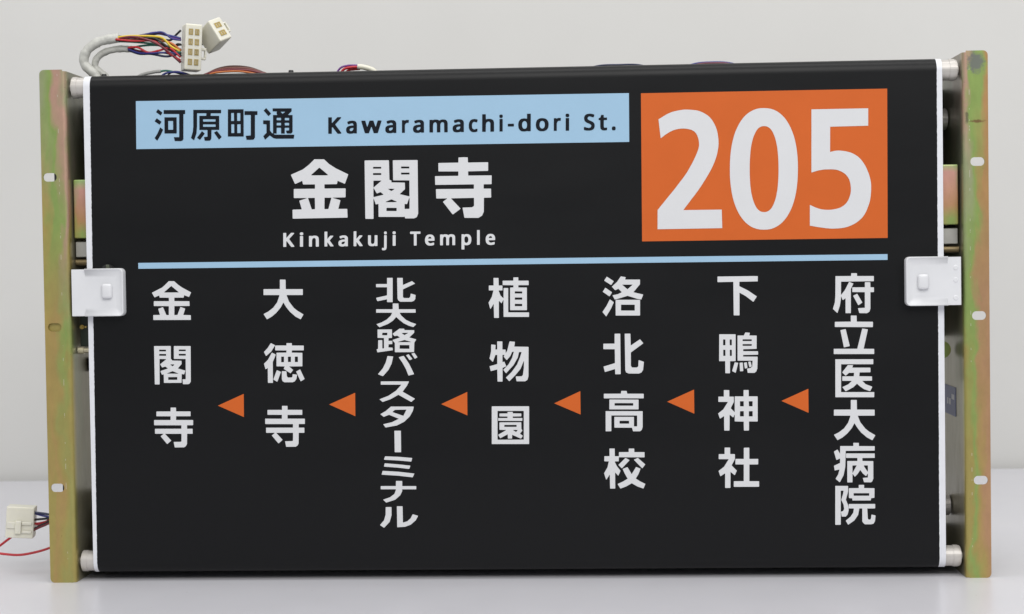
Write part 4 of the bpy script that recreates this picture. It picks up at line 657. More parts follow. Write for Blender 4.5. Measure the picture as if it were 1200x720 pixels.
  'stop6_4': '''3264 1293 -2 -4 0 -25 -3 -2 -117 1 -5 -1 -2 -71 -2 0 -1 3 -19 33 -3 3 -29 -17 -3 -4 20 -73 3 -5 3 0 27 12 3 -1 1 -1 -1 -40 -55 -25 -3 -3 7 -43 3 0 39 8 3 -2 -12 -44 -25 -42 3 -4 35 -30 3 3 34 64 17 80 6 153 5 1 265 0 3 0 1 2 1 36 -2 4 -146 2 -2 2 0 26 -2 3
3194 1192 -2 -3 -1 -3 0 -32 1 -4 2 -1 101 -1 3 -1 1 -5 0 -20 -1 -3 -2 -1 -89 1 -4 -1 0 -2 -2 -195 0 -6 6 -1 42 0 1 5 1 76 2 1 1 -2 17 -24 3 -2 27 28 21 33 4 2 23 -32 28 -25 4 1 13 20 2 1 1 -1 0 -33 -1 -3 -44 -3 -3 -2 11 -39 5 -1 59 -1 7 3 8 9 9 23 1 166 -1 2 -4 0 -96 2 -2 4 0 22 1 2 3 1 111 0 2 2 0 11 0 25 -1 4
3252 1076 34 1 4 -1 1 -2 -38 -68 -2 1 0 8 0 56
3360 1075 13 1 24 -1 1 -5 0 -44 -2 -11 -5 5 -28 43 -3 9''',
  'stop6_5': '''3312 889 -2 -3 -1 -26 -2 -2 -85 0 -5 -1 -2 -5 0 -82 1 -6 31 -4 1 -17 0 -2 3 -1 164 -1 5 0 2 2 4 19 30 4 1 11 1 75 -2 6 -94 2 -2 2 0 25 -1 4
3089 881 -2 -2 0 -3 -4 -366 4 -3 44 0 3 3 1 3 3 319 3 3 8 0 14 0 2 -3 -6 -32 -17 -53 22 -48 5 -41 -11 -20 -17 -4 -3 -3 6 -41 1 -3 4 -1 35 0 17 20 10 38 0 24 -3 24 -22 55 22 80 0 49 -1 3 -3 1
3261 809 6 1 139 -1 2 -3 0 -18 -1 -3 -3 -1 -140 1 -2 0 -2 4 0 17
3216 706 -2 -1 -1 -3 -1 -34 2 -3 5 -1 38 -1 3 -1 1 -3 -6 -36 -26 -39 -45 -37 1 -5 19 -33 1 -1 4 1 52 36 5 5 35 51 11 58 1 3 4 1 21 0 3 -3 -1 -118 1 -5 8 -14 15 -12 3 -1 58 0 22 6 13 24 6 53 -3 2 -34 8 -2 -3 -4 -33 -5 -9 -1 -2 -4 -1 -15 1 -6 13 -4 91 1 2 3 0 69 0 2 4 0 38 -6 1''',
  'arrow0': '''-2869 1714 256 112 -2 -226''',
  'arrow1': '''-1778 1714 256 111 -2 -228''',
  'arrow2': '''-687 1706 255 115 -2 -227''',
  'arrow3': '''407 1702 253 115 0 -226''',
  'arrow4': '''1493 1706 258 114 0 -232''',
  'arrow5': '''2583 1702 257 114 0 -231''',
  'banner': '''-3615 4686 4779 -17 -3 -466 -4781 18''',
  'panel': '''1279 4665 2333 -2 -8 -1417 -2332 3''',
  'rule': '''-3625 3115 7226 -23 0 -55 -7226 21''',
}

# ------------------------------------------------------------------ the setting: table and wall
SLOPE = 0.032                        # the table's back edge is turned a little from the sign


def skew(bm):
    for v in bm.verts:
        v.co.y += SLOPE * v.co.x


bm = bmesh.new()
box(bm, -1.7, 1.7, -0.75, 0.809, -0.030, 0.0, 0.0015)
skew(bm)
tag(obj('table', bm, TABLE), kind='structure')
bm = bmesh.new()
box(bm, -3.2, 3.2, 0.822, 0.9, -0.75, 2.6)
skew(bm)
tag(obj('wall', bm, WALL), kind='structure')

# ------------------------------------------------------------------ the sign
sign = thing('destination_sign', (0, 0.06, 0),
             'black bus route sign numbered 205 on orange, with white Japanese stop names between brassy rails',
             'route sign')
XO, XI, HT, DEP, TH, BR = 0.4544, 0.4295, 0.5, 0.128, 0.0016, 0.0035


def bracket(sx, xi, slots, mat):
    xf = xi + BR
    x0, x1 = (xf, XO) if sx > 0 else (-XO, -xf)
    outer = rrect(x0, x1, 0, HT, 0.0045, 5, (0, 1, 1, 0) if sx > 0 else (1, 0, 0, 1))
    holes = []
    for (cx, cz) in slots:
        holes.append(rrect(cx - 0.0066, cx + 0.0066, cz - 0.0041, cz + 0.0041, 0.0039, 6)[::-1])
    me = fill2d([outer] + holes, TH / 2)
    bm = bmesh.new()
    bm.from_mesh(me)
    bpy.data.meshes.remove(me)
    for v in bm.verts:
        v.co.y += TH / 2
    # bend and web
    prof_o, prof_i = [], []
    n = 6
    for k in range(n + 1):
        q = R(90 * k / n)
        prof_o.append((xf - BR * math.sin(q), BR - BR * math.cos(q)))
        ri = BR - TH
        prof_i.append((xf - ri * math.sin(q), BR - ri * math.cos(q)))
    prof_o.append((xi, DEP))
    prof_i.append((xi + TH, DEP))
    ring = prof_o + prof_i[::-1]
    zs = [0.0003, 0.4985]
    vv = [[bm.verts.new((sx * x, y, z)) for (x, y) in ring] for z in zs]
    m = len(ring)
    for k in range(m):
        bm.faces.new((vv[0][k], vv[0][(k + 1) % m], vv[1][(k + 1) % m], vv[1][k]))
    L = len(prof_o)
    for row in vv:
        for k in range(L - 1):
            bm.faces.new((row[k], row[k + 1], row[m - 2 - k], row[m - 1 - k]))
    return part(obj('side_rail', bm, mat), sign)


o = bracket(-1, 0.4286, [(-0.4460, 0.3959), (-0.4447, 0.2499), (-0.4453, 0.0931)], ZL)
o['label'] = 'left rail, golden yellow with a green and pink sheen near its top'
o = bracket(1, 0.4306, [(0.4441, 0.3954), (0.4446, 0.2497), (0.4451, 0.0932)], ZR)
o['label'] = 'right rail, stained dark at its top corner, green and brownish pink'

# fixing tabs that show through the left rail's slots
for x0, x1, z0, z1, m in ((-0.4428, -0.4350, 0.389, 0.402, BLACKMETAL), (-0.4530, -0.4350, 0.2405, 0.2590, ZC), (-0.4412, -0.4350, 0.087, 0.100, BLACKMETAL)):
    bm = bmesh.new()
    box(bm, x0, x1, 0.0030, 0.0060, z0, z1, 0.0004, 1)
    part(obj('fixing_tab', bm, m), sign)

# rollers the film runs over
RR, YR = 0.0098, 0.0168
RC = {'top': 0.4838, 'bottom': 0.0186}
for z in RC.values():
    bm = bmesh.new()
    cyl(bm, (-0.4262, YR, z), (0.4282, YR, z), RR, 40, bev=0.0008)
    for sx in (-1, 1):
        cyl(bm, (sx * 0.4205, YR, z), (sx * 0.4262, YR, z), RR + 0.0006, 40, bev=0.0004)
        cyl(bm, (sx * 0.425, YR, z), (sx * 0.4300, YR, z), 0.004, 16)
    part(obj('roller', bm, ROLLER, smooth=False), sign)

# storage spools behind the film
for z in (0.4415, 0.0600):
    bm = bmesh.new()
    cyl(bm, (-0.4180, 0.086, z), (0.4000, 0.086, z), 0.0205, 40, bev=0.001)
    cyl(bm, (-0.4280, 0.086, z), (0.4300, 0.086, z), 0.006, 20)
    sp = part(obj('storage_spool', bm, FILM), sign)
    bm = bmesh.new()
    cyl(bm, (0.4080, 0.072, z), (0.4296, 0.072, z), 0.0105, 28, bev=0.001)
    q = obj('spool_bush', bm, ROLLER)
    q.parent = sp
    bm = bmesh.new()
    cyl(bm, (-0.4284, 0.074, z), (-0.4235, 0.074, z), 0.0215, 32, bev=0.001)
    q = obj('spool_gear', bm, DARKPLASTIC)
    q.parent = sp

# the film: front sheet, wrapped over both rollers and running back to the spools
rf = RR + 0.0010
YF = YR - rf
prof = []
prof.append((0.066, 0.4400))
for k in range(13):
    q = R(-20 + 200 * (k / 12))
    prof.append((YR + rf * math.cos(q), RC['top'] + rf * math.sin(q)))
prof2 = []
for k in range(13):
    q = R(180 + 200 * (k / 12))
    prof2.append((YR + rf * math.cos(q), RC['bottom'] + rf * math.sin(q)))
prof2.append((0.066, 0.0620))
zt, zb = RC['top'], RC['bottom']
N = 260
mid = [(YF, zt + (zb - zt) * k / N) for k in range(1, N)]
prof = prof + mid + prof2


def edge_l(z):
    return -0.4068 - 0.0028 * (zt - z) / (zt - zb)


def edge_r(z):
    return 0.4079 - 0.0010 * (zt - z) / (zt - zb)


bm = bmesh.new()
rows = []
for i, (y, z) in enumerate(prof):
    zz = min(max(z, zb), zt)
    jl, jr = random.gauss(0, 0.00008), random.gauss(0, 0.00008)
    rows.append([bm.verts.new((x, y, z)) for x in (-0.4133, edge_l(zz) + jl, 0.0, edge_r(zz) + jr, 0.4130)])
for a, b in zip(rows, rows[1:]):
    for k in range(4):
        fc = bm.faces.new((a[k], a[k + 1], b[k + 1], b[k]))
        fc.material_index = 1 if k in (0, 3) else 0
        fc.smooth = True
film = part(obj('roller_film', bm, [FILM, EDGE]), sign)
film['label'] = 'black printed film with narrow white edges'


def decode(txt):
    loops = []
    for ln in txt.split('\n'):
        v = [int(q) for q in ln.split()]
        x = z = 0
        L = []
        for i in range(0, len(v), 2):
            x, z = x + v[i], z + v[i + 1]
            L.append((x * 1e-4, z * 1e-4))
        loops.append(L)
    return loops


def printed(key, name, mat, lift, label=None):
    me = fill2d(decode(PRINTS[key]))
    for v in me.vertices:
        v.co.y = YF - lift
    o = link(name, me, mat)
    o.parent = film
    if label:
        o['label'] = label
    return o


printed('banner', 'street_banner', INK_BLUE, 0.00018, 'pale blue street name banner')
printed('panel', 'number_panel', INK_ORANGE, 0.00018, 'orange panel behind the route number')
printed('rule', 'divider_line', INK_BLUE, 0.00018, 'thin pale blue line across the sign')
printed('number', 'route_number', INK_WHITE, 0.00036, 'large white route number 205')
printed('street_name_kanji', 'street_lettering', INK_BLACK, 0.00036, 'dark Japanese street name on the blue banner')
printed('street_name_roman', 'street_lettering', INK_BLACK, 0.00036, 'dark Roman street name Kawaramachi-dori St. on the blue banner')
printed('title', 'destination_lettering', INK_WHITE, 0.00018, 'heavy white three character destination name')
printed('title_roman', 'destination_lettering', INK_WHITE, 0.00018, 'small white Roman lettering Kinkakuji Temple')
STOPS = ['three character stop name in the leftmost column', 'stop name in the second column from the left',
         'long squeezed stop name with katakana', 'stop name ending in a boxed character',
         'four character stop name right of the column with the boxed character', 'four character stop name second from the right',
         'six character stop name in the rightmost column']
for i, s in enumerate(STOPS):
    k = 0
    while 'stop%d_%d' % (i, k) in PRINTS:
        printed('stop%d_%d' % (i, k), 'stop_name_character', INK_WHITE, 0.00018)['group'] = 'characters of the ' + s
        k += 1
for i in range(6):
    printed('arrow%d' % i, 'arrow', INK_ORANGE, 0.00018)

# white clips holding the film edges


def clip(x_out, x_in, x_rim, z0, z1, nub, dimples):
    """sheet metal clip: flat tongue on the rail side, a tray with turned-up edges on the film side"""
    sx = 1 if x_out > 0 else -1           # the tray opens towards the rail
    bm = bmesh.new()

    def ring(inset, y, r):
        r = max(r - inset, 0.0008)
        xa, za, zb_ = x_in + sx * inset, z0 + inset, z1 - inset
        pts = [(x_rim, zb_)]
        for k in range(7):
            q = R(90 * k / 6)
            pts.append((xa + sx * (r - r * math.sin(q)), zb_ - r + r * math.cos(q)))
        for k in range(7):
            q = R(90 * k / 6)
            pts.append((xa + sx * (r - r * math.cos(q)), za + r - r * math.sin(q)))
        pts.append((x_rim, za))
        return [bm.verts.new((x, y, z)) for x, z in pts]

    YFL = -0.0018
    rings = [ring(0, YF - 0.0003, 0.0042), ring(0, -0.0040, 0.0042), ring(0.0003, -0.0046, 0.0042), ring(0.0010, -0.0046, 0.0042),
             ring(0.0016, -0.0040, 0.0044), ring(0.0034, -0.0030, 0.0054), ring(0.0056, -0.0022, 0.0066), ring(0.0080, YFL, 0.0080)]
    for a, b in zip(rings, rings[1:]):
        for k in range(len(a) - 1):
            f_ = bm.faces.new((a[k], a[k + 1], b[k + 1], b[k]))
            f_.smooth = True
    bm.faces.new(rings[-1])
    # closing lip under the ends of the turned-up edges
    for side in (0, -1):
        bm.faces.new([r_[side] for r_ in rings])
    a, b = sorted((x_rim, x_out))
    box(bm, a, b, YFL, YFL + 0.0012, z0 + 0.0004, z1 - 0.0006, 0.0)
    for (dx, dz) in dimples:
        cyl(bm, (dx, YFL, dz), (dx, YFL - 0.0005, dz), 0.0025, 24, r2=0.0019)
    c = part(obj('film_clip', bm, CLIP), sign)
    bm = bmesh.new()
    nx, nz = nub
    box(bm, nx - 0.0051, nx + 0.0051, -0.0060, -0.0012, nz - 0.0076, nz + 0.0070, 0.0026, 4)
    q = obj('stud', bm, CLIP, smooth=True)
    q.parent = c
    return c


clip(-0.4264, -0.3752, -0.4130, 0.2602, 0.3066, (-0.3914, 0.2849), [])
clip(0.4276, 0.3757, 0.4150, 0.2597, 0.3063, (0.3919, 0.2828), [(0.4225, 0.2955), (0.4225, 0.2838), (0.4225, 0.2668)])

# pin key over the left clip; the black disc stands in for its shadow
bm = bmesh.new()
cyl(bm, (-0.3915, YF - 0.0002, 0.3045), (-0.3915, -0.0004, 0.3045), 0.0060, 28)
pin_shadow = part(obj('clip_pin_shadow', bm, DARKPLASTIC), sign)
bm = bmesh.new()
box(bm, -0.3925, -0.3890, -0.0016, -0.0005, 0.3020, 0.3102, 0.0005, 1)
q = obj('pin_key', bm, plain('dull_green_steel', (0.09, 0.10, 0.07), 0.45, 0.3))
q.parent = pin_shadow

# bits of the mechanism that show between the film and the rails
bm = bmesh.new()
box(bm, -0.4266, 0.4270, 0.030, 0.075, 0.3365, 0.3938, 0.0012, 2)
part(obj('crossbar', bm, ZC), sign)
for sx in (-1, 1):
    bm = bmesh.new()
    xa, xb = (-0.4272, -0.400) if sx < 0 else (0.402, 0.4286)
    box(bm, xa, xb, 0.0125, 0.0290, 0.3365, 0.3938, 0.0012, 2)
    part(obj('crossbar_end', bm, ZC), sign)
    bm = bmesh.new()
    box(bm, xa, xb, 0.016, 0.030, 0.3180, 0.3330, 0.0006, 1)
    part(obj('spacer_block', bm, GREYMETAL), sign)
bm = bmesh.new()
cyl(bm, (-0.4280, 0.020, 0.3130), (0.4300, 0.020, 0.3130), 0.0032, 20)
part(obj('tie_rod', bm, plain('dull_brass_rod', (0.25, 0.19, 0.10), 0.4, 0.7)), sign)
bm = bmesh.new()
box(bm, -0.4268, -0.405, 0.024, 0.027, 0.2300, 0.2595, 0.0003, 1)
part(obj('circuit_board', bm, PCB), sign)
bm = bmesh.new()
cyl(bm, (-0.4245, 0.0235, 0.2492), (-0.4245, 0.0215, 0.2492), 0.0024, 6)
cyl(bm, (-0.4245, 0.0215, 0.2492), (-0.4245, 0.0195, 0.2492), 0.0013, 12)
cyl(bm, (-0.4205, 0.0235, 0.2492), (-0.4205, 0.0205, 0.2492), 0.0010, 12)
part(obj('terminal_screw', bm, BRASS), sign)
bm = bmesh.new()
box(bm, -0.0016, 0.0016, 0.0185, 0.0190, -0.0062, 0.0062, 0, M=Matrix.Translation((-0.4135, 0, 0.2385)) @ Matrix.Rotation(R(10), 4, 'Y'))
part(obj('paper_tag', bm, EDGE), sign)
bm = bmesh.new()
cyl(bm, (-0.4270, 0.020, 0.2262), (-0.400, 0.020, 0.2262), 0.0026, 20)
cyl(bm, (-0.4278, 0.020, 0.2262), (-0.4220, 0.020, 0.2262), 0.0036, 20)
part(obj('hinge_pin', bm, plain('pale_brass', (0.55, 0.50, 0.36), 0.35, 0.5)), sign)
bm = bmesh.new()
cyl(bm, (-0.4284, 0.058, 0.2102), (-0.4225, 0.058, 0.2102), 0.0075, 28, bev=0.0016)
part(obj('grommet', bm, DARKPLASTIC, smooth=True), sign)
bm = bmesh.new()
box(bm, -0.4284, 0.4304, 0.118, 0.1200, 0.0005, 0.034)
box(bm, -0.4284, 0.4304, 0.118, 0.1200, 0.225, 0.475)
part(obj('light_block_plate', bm, BLACKMETAL), sign)  # plates added across the back to block light and keep the gaps dark
bm = bmesh.new()
box(bm, -0.4284, 0.4304, 0.034, 0.112, 0.4868, 0.4884)
part(obj('top_plate', bm, BLACKMETAL), sign)
bm = bmesh.new()
box(bm, -0.4284, 0.4304, 0.034, 0.112, 0.0120, 0.0136)
part(obj('bottom_plate', bm, BLACKMETAL), sign)
# rounded plate and printed sticker by the right rail
bm = bmesh.new()
box(bm, 0.398, 0.4196, 0.050, 0.0530, 0.1850, 0.2450, 0.0009, 2)
cyl(bm, (0.4196, 0.050, 0.215), (0.4196, 0.053, 0.215), 0.0085, 32)
part(obj('guide_plate', bm, zinc('zinc_guide', BANDS_C, span=(0.40, 0.028), web=0.0)), sign)
bm = bmesh.new()
box(bm, 0.4300, 0.4304, 0.040, 0.098, 0.1500, 0.1785)
st = part(obj('sticker', bm, BLUESTICK), sign)
bm = bmesh.new()
for (y0, y1, z0, z1) in ((0.046, 0.058, 0.166, 0.171), (0.062, 0.070, 0.160, 0.166), (0.074, 0.079, 0.160, 0.166)):
    box(bm, 0.42985, 0.43015, y0, y1, z0, z1)
q = obj('sticker_print', bm, WHITESTICK)
q.parent = st
# screw heads that peep over the top edge
for x in (-0.4036, -0.2161):
    bm = bmesh.new()
    cyl(bm, (x, 0.045, 0.4884), (x, 0.045, 0.4990), 0.0018, 14)
    cyl(bm, (x, 0.045, 0.4965), (x, 0.045, 0.4998), 0.0030, 18, r2=0.0022)
    part(obj('screw', bm, BLACKMETAL), sign)

# ------------------------------------------------------------------ wiring above the sign
harness = thing('wiring_harness', (-0.40, 0.045, 0.4884),
                'coloured wires in a grey white sleeve arching over the sign to two milky plugs', 'wiring')


def wire(parent, pts, col, r=0.00085, name='wire', n=8):
    bm = bmesh.new()
    tube(bm, pts, r, 8, n)
    return part(obj(name, bm, WC[col], smooth=True), parent)


def rr(base):
    return lambda u: base * (1 + 0.04 * math.sin(u * 31) + 0.03 * math.sin(u * 67 + 1))


bm = bmesh.new()
tube(bm, [(-0.4085, 0.045, 0.4890), (-0.4125, 0.0445, 0.499), (-0.4228, 0.044, 0.5105), (-0.4208, 0.044, 0.5225), (-0.4100, 0.0445, 0.5310), (-0.3990, 0.045, 0.5340), (-0.3880, 0.045, 0.5352)],
     rr(0.0047), 18, 9, 0.05)
part(obj('sleeve', bm, SLEEVE, smooth=True), harness)['label'] = 'thicker upper sleeve'
bm = bmesh.new()
tube(bm, [(-0.4010, 0.053, 0.4890), (-0.4040, 0.053, 0.498), (-0.4140, 0.052, 0.5075), (-0.4125, 0.052, 0.5165), (-0.4035, 0.052, 0.5228), (-0.3900, 0.051, 0.5252), (-0.3765, 0.050, 0.5246)],
     rr(0.0034), 18, 9, 0.05)
part(obj('sleeve', bm, SLEEVE, smooth=True), harness)['label'] = 'thinner lower sleeve'

j = 0.0447
WIRES = [
    ('black', [(-0.390, j + .001, 0.5370), (-0.370, j, 0.5372), (-0.356, j - .002, 0.5352), (-0.345, j, 0.5285), (-0.335, j, 0.5215), (-0.3255, j, 0.5160)]),
    ('yellow', [(-0.390, j - .002, 0.5356), (-0.375, j - .003, 0.5352), (-0.356, j - .002, 0.5352), (-0.344, j - .002, 0.5345), (-0.336, j - .002, 0.5275), (-0.3265, j, 0.5208)]),
    ('orange', [(-0.390, j - .003, 0.5346), (-0.375, j - .003, 0.5336), (-0.360, j - .002, 0.5342), (-0.346, j, 0.5335), (-0.336, j, 0.5300), (-0.3255, j, 0.5215)]),
    ('red', [(-0.390, j - .004, 0.5334), (-0.372, j - .005, 0.5318), (-0.355, j - .005, 0.5322), (-0.346, j - .004, 0.5285), (-0.336, j - .003, 0.5195), (-0.3262, j, 0.5120)]),
    ('black', [(-0.390, j - .003, 0.5325), (-0.372, j - .003, 0.5310), (-0.352, j - .003, 0.5325), (-0.340, j - .002, 0.5275), (-0.332, j, 0.5210), (-0.3258, j, 0.5180)]),
    ('green', [(-0.390, j + .001, 0.5322), (-0.375, j, 0.5302), (-0.358, j + .001, 0.5290), (-0.345, j + .002, 0.5288), (-0.335, j + .002, 0.5250), (-0.3258, j, 0.5190)]),
    ('purple', [(-0.390, j + .003, 0.5350), (-0.370, j + .003, 0.5365), (-0.356, j + .002, 0.5390), (-0.345, j + .002, 0.5392), (-0.334, j, 0.5350), (-0.3255, j, 0.5320)]),
    ('blue', [(-0.390, j + .002, 0.5340), (-0.372, j + .002, 0.5355), (-0.352, j, 0.5398), (-0.343, j - .001, 0.5388), (-0.334, j - .001, 0.5345), (-0.3255, j, 0.5318)]),
    ('blue', [(-0.390, j + .003, 0.5330), (-0.368, j + .003, 0.5350), (-0.350, j + .002, 0.5382), (-0.340, j + .001, 0.5380), (-0.332, j, 0.5340), (-0.3258, j, 0.5335)]),
    ('black', [(-0.345, j + .006, 0.5335), (-0.336, j + .004, 0.5335), (-0.331, j + .002, 0.5372), (-0.3255, j, 0.5415)]),
    ('black', [(-0.340, j + .006, 0.5230), (-0.334, j + .004, 0.5240), (-0.330, j + .002, 0.5262), (-0.3258, j, 0.5275)]),
    ('navy', [(-0.379, j + .002, 0.5232), (-0.368, j, 0.5188), (-0.355, j - .002, 0.5170), (-0.342, j - .002, 0.5168), (-0.334, j, 0.5175), (-0.3262, j, 0.5190)]),
    ('blue', [(-0.379, j + .001, 0.5242), (-0.368, j - .001, 0.5200), (-0.355, j - .003, 0.5178), (-0.344, j - .002, 0.5180), (-0.335, j, 0.5188), (-0.3262, j, 0.5165)]),
    ('red', [(-0.379, j + .001, 0.5256), (-0.368, j - .002, 0.5236), (-0.357, j - .003, 0.5205), (-0.346, j - .003, 0.5202), (-0.336, j - .001, 0.5235), (-0.3262, j, 0.5150)]),
    ('maroon', [(-0.379, j + .003, 0.5250), (-0.368, j + .002, 0.5222), (-0.354, j, 0.5198), (-0.342, j, 0.5195), (-0.334, j, 0.5165), (-0.3262, j, 0.5105)]),
]
WIRES += [
    ('black', [(-0.390, j + .004, 0.5345), (-0.372, j + .004, 0.5330), (-0.356, j + .003, 0.5365), (-0.343, j + .002, 0.5335), (-0.333, j + .001, 0.5250), (-0.3258, j, 0.5225)]),
    ('maroon', [(-0.390, j - .002, 0.5340), (-0.372, j - .006, 0.5340), (-0.354, j - .006, 0.5305), (-0.343, j - .005, 0.5255), (-0.334, j - .003, 0.5180), (-0.3262, j, 0.5095)]),
    ('green', [(-0.379, j + .003, 0.5245), (-0.366, j + .003, 0.5260), (-0.352, j + .003, 0.5285), (-0.342, j + .002, 0.5262), (-0.334, j, 0.5215), (-0.3260, j, 0.5200)])]
for c, p in WIRES:
    p = [p[0]] + [(x + random.uniform(-.001, .001), y + random.uniform(-.001, .001), z + random.uniform(-.0017, .0017)) for x, y, z in p[1:-1]] + [p[-1]]
    wire(harness, p, c, random.uniform(0.0009, 0.00118))


def plug(parent, M, w, d, h, rows, cols, mat, sock):
    """nylon housing w x d x h with shade-coloured plates as terminal cavities on its front (-y) face"""
    bm = bmesh.new()
    box(bm, -w / 2, w / 2, -d / 2, d / 2, -h / 2, h / 2, 0.0012, 2)
    top = [f for f in bm.faces if f.normal.y < -0.99 and f.calc_area() > w * h * 0.4]
    for v in bm.verts:
        v.co = M @ v.co
    hs = part(obj('plug_housing', bm, mat), parent)
    pw, ph = (w - 0.0045) / cols, (h - 0.006) / rows
    for i in range(rows):
        for k in range(cols):
            cx = -w / 2 + 0.00225 + pw * (k + .5)
            cz = -h / 2 + 0.003 + ph * (i + .5)
            bm = bmesh.new()
            sw, sh = pw * 0.31, ph * 0.28
            y = -d / 2
            # brass box terminal: a small open frame with a spring tongue
            for (a0, a1, b0, b1) in ((-sw, -sw * .62, -sh, sh), (sw * .62, sw, -sh, sh), (-sw * .62, sw * .62, sh * .66, sh), (-sw * .62, sw * .62, -sh, -sh * .66), (-sw * .2, sw * .25, -sh * .5, sh * .45)):
                box(bm, cx + a0, cx + a1, y - 0.0006, y + 0.002, cz + b0, cz + b1)
            for v in bm.verts:
                v.co = M @ v.co
            q = obj('terminal', bm, BRASS)
            q.parent = hs
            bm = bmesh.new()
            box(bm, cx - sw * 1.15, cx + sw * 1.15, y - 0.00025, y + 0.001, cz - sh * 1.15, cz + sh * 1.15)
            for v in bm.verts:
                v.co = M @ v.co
            q = obj('cavity_shade', bm, sock)
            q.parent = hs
    return hs


CAV = plain('cavity_shadowed_nylon', (0.50, 0.46, 0.33), 0.6)  # darker nylon colour stands in for shade inside the terminal openings
M1 = Matrix.Translation((-0.3150, 0.045, 0.5238)) @ Matrix.Rotation(R(3.2), 4, 'Y') @ Matrix.Rotation(R(24), 4, 'Z')
h1 = plug(harness, M1, 0.0168, 0.020, 0.0455, 4, 2, NYLON, CAV)
h1['label'] = 'upright plug with two columns of four brass terminals'
bm = bmesh.new()
for (a, b, c, d) in ((0.0084, 0.0140, -0.0020, 0.0006), (0.0084, 0.0140, -0.0110, -0.0088), (0.0126, 0.0142, -0.0088, -0.0020)):
    box(bm, a, b, -0.004, 0.002, c, d, 0.0003, 1, M=M1)
q = obj('latch', bm, NYLON)
q.parent = h1
M2 = Matrix.Translation((-0.2952, 0.0575, 0.5374)) @ Matrix.Rotation(R(-31), 4, 'Y') @ Matrix.Rotation(R(46), 4, 'Z')
h2 = plug(harness, M2, 0.0155, 0.0280, 0.0240, 2, 1, NYLON, CAV)
h2['label'] = 'tilted plug behind, with two brass terminals'
bm = bmesh.new()
for (a, b, c, d) in ((0.0074, 0.0115, 0.004, 0.0055), (0.0074, 0.0115, -0.0055, -0.004), (0.0102, 0.0117, -0.004, 0.004)):
    box(bm, a, b, -0.0130, -0.0090, c, d, 0.0003, 1, M=M2)
q = obj('latch', bm, NYLON)
q.parent = h2
wire(harness, [(-0.340, 0.060, 0.528), (-0.325, 0.064, 0.530), (-0.310, 0.064, 0.5295), (-0.300, 0.0605, 0.5315)], 'black')

# loose wires lying along the top of the sign


def bundle(label, cat, items, group=None):
    x0 = items[0][1][0]
    root = thing('loose_wires', (x0[0], x0[1], 0.4884), label, cat, group)
    for it in items:
        wire(root, it[1], it[0], it[2] if len(it) > 2 else 0.0010)
    return root


Y = 0.047
bundle('brown and maroon wires humping up just right of the upright plug', 'wires', [
    ('brown', [(-0.312, Y, 0.4895), (-0.300, Y, 0.4985), (-0.283, Y, 0.5030), (-0.262, Y, 0.5028), (-0.245, Y, 0.4985), (-0.225, Y, 0.4900)], 0.0012),
    ('darkbrown', [(-0.309, Y + .003, 0.4895), (-0.298, Y + .003, 0.5000), (-0.282, Y + .003, 0.5050), (-0.263, Y + .002, 0.5045), (-0.247, Y, 0.4995), (-0.229, Y, 0.4900)], 0.0011),
    ('maroon', [(-0.316, Y - .003, 0.4895), (-0.303, Y - .003, 0.4968), (-0.284, Y - .003, 0.5010), (-0.262, Y - .003, 0.5008), (-0.243, Y - .003, 0.4970), (-0.215, Y, 0.4895)], 0.0012),
    ('orange', [(-0.306, Y - .004, 0.4895), (-0.296, Y - .004, 0.4975), (-0.281, Y - .004, 0.4995), (-0.264, Y - .004, 0.4992), (-0.244, Y - .003, 0.4955), (-0.212, Y, 0.4895)], 0.0010)])
bundle('green, grey and blue wires lying low on the left of the upright plug', 'wires', [
    ('grey', [(-0.378, Y, 0.4895), (-0.368, Y, 0.4978), (-0.355, Y, 0.5010), (-0.347, Y, 0.5018)], 0.0017),
    ('green', [(-0.350, Y, 0.5010), (-0.342, Y, 0.5022), (-0.333, Y, 0.5005), (-0.318, Y, 0.4960), (-0.305, Y, 0.4895)], 0.0010),
    ('blue', [(-0.352, Y - .003, 0.4895), (-0.343, Y - .003, 0.4985), (-0.332, Y - .003, 0.5002), (-0.322, Y - .003, 0.4985), (-0.305, Y, 0.4895)], 0.0010),
    ('black', [(-0.346, Y - .001, 0.4895), (-0.337, Y - .002, 0.4995), (-0.328, Y - .002, 0.5005), (-0.315, Y - .002, 0.4960), (-0.308, Y, 0.4895)], 0.0009)])
pr = bundle('red and purple wires joined by a small white splice, poking over the top edge', 'wires', [
    ('purple', [(-0.1745, Y, 0.4895), (-0.168, Y, 0.5005), (-0.160, Y, 0.5035), (-0.150, Y, 0.5035)], 0.0010),
    ('red', [(-0.1705, Y, 0.4895), (-0.164, Y - .002, 0.4992), (-0.156, Y - .002, 0.5015), (-0.148, Y - .002, 0.5015)], 0.0013),
    ('red', [(-0.1660, Y + .002, 0.4895), (-0.160, Y + .001, 0.4985), (-0.154, Y + .001, 0.4998), (-0.148, Y + .001, 0.5002)], 0.0013),
    ('grey', [(-0.148, Y, 0.5042), (-0.140, Y, 0.5035), (-0.134, Y, 0.5000), (-0.130, Y, 0.4895)], 0.0005)])
bm = bmesh.new()
tube(bm, [(-0.1500, Y - .001, 0.5022), (-0.144, Y - .001, 0.5015), (-0.136, Y - .001, 0.4990), (-0.130, Y, 0.4940)], 0.0026, 12, 6)
part(obj('splice', bm, NYLON, smooth=True), pr)
bundle('faint navy wire just showing above the top edge left of the orange panel', 'wire', [
    ('navy', [(0.060, Y, 0.4895), (0.085, Y, 0.4978), (0.1075, Y, 0.4988), (0.130, Y, 0.4978), (0.150, Y, 0.4895)], 0.0008)])
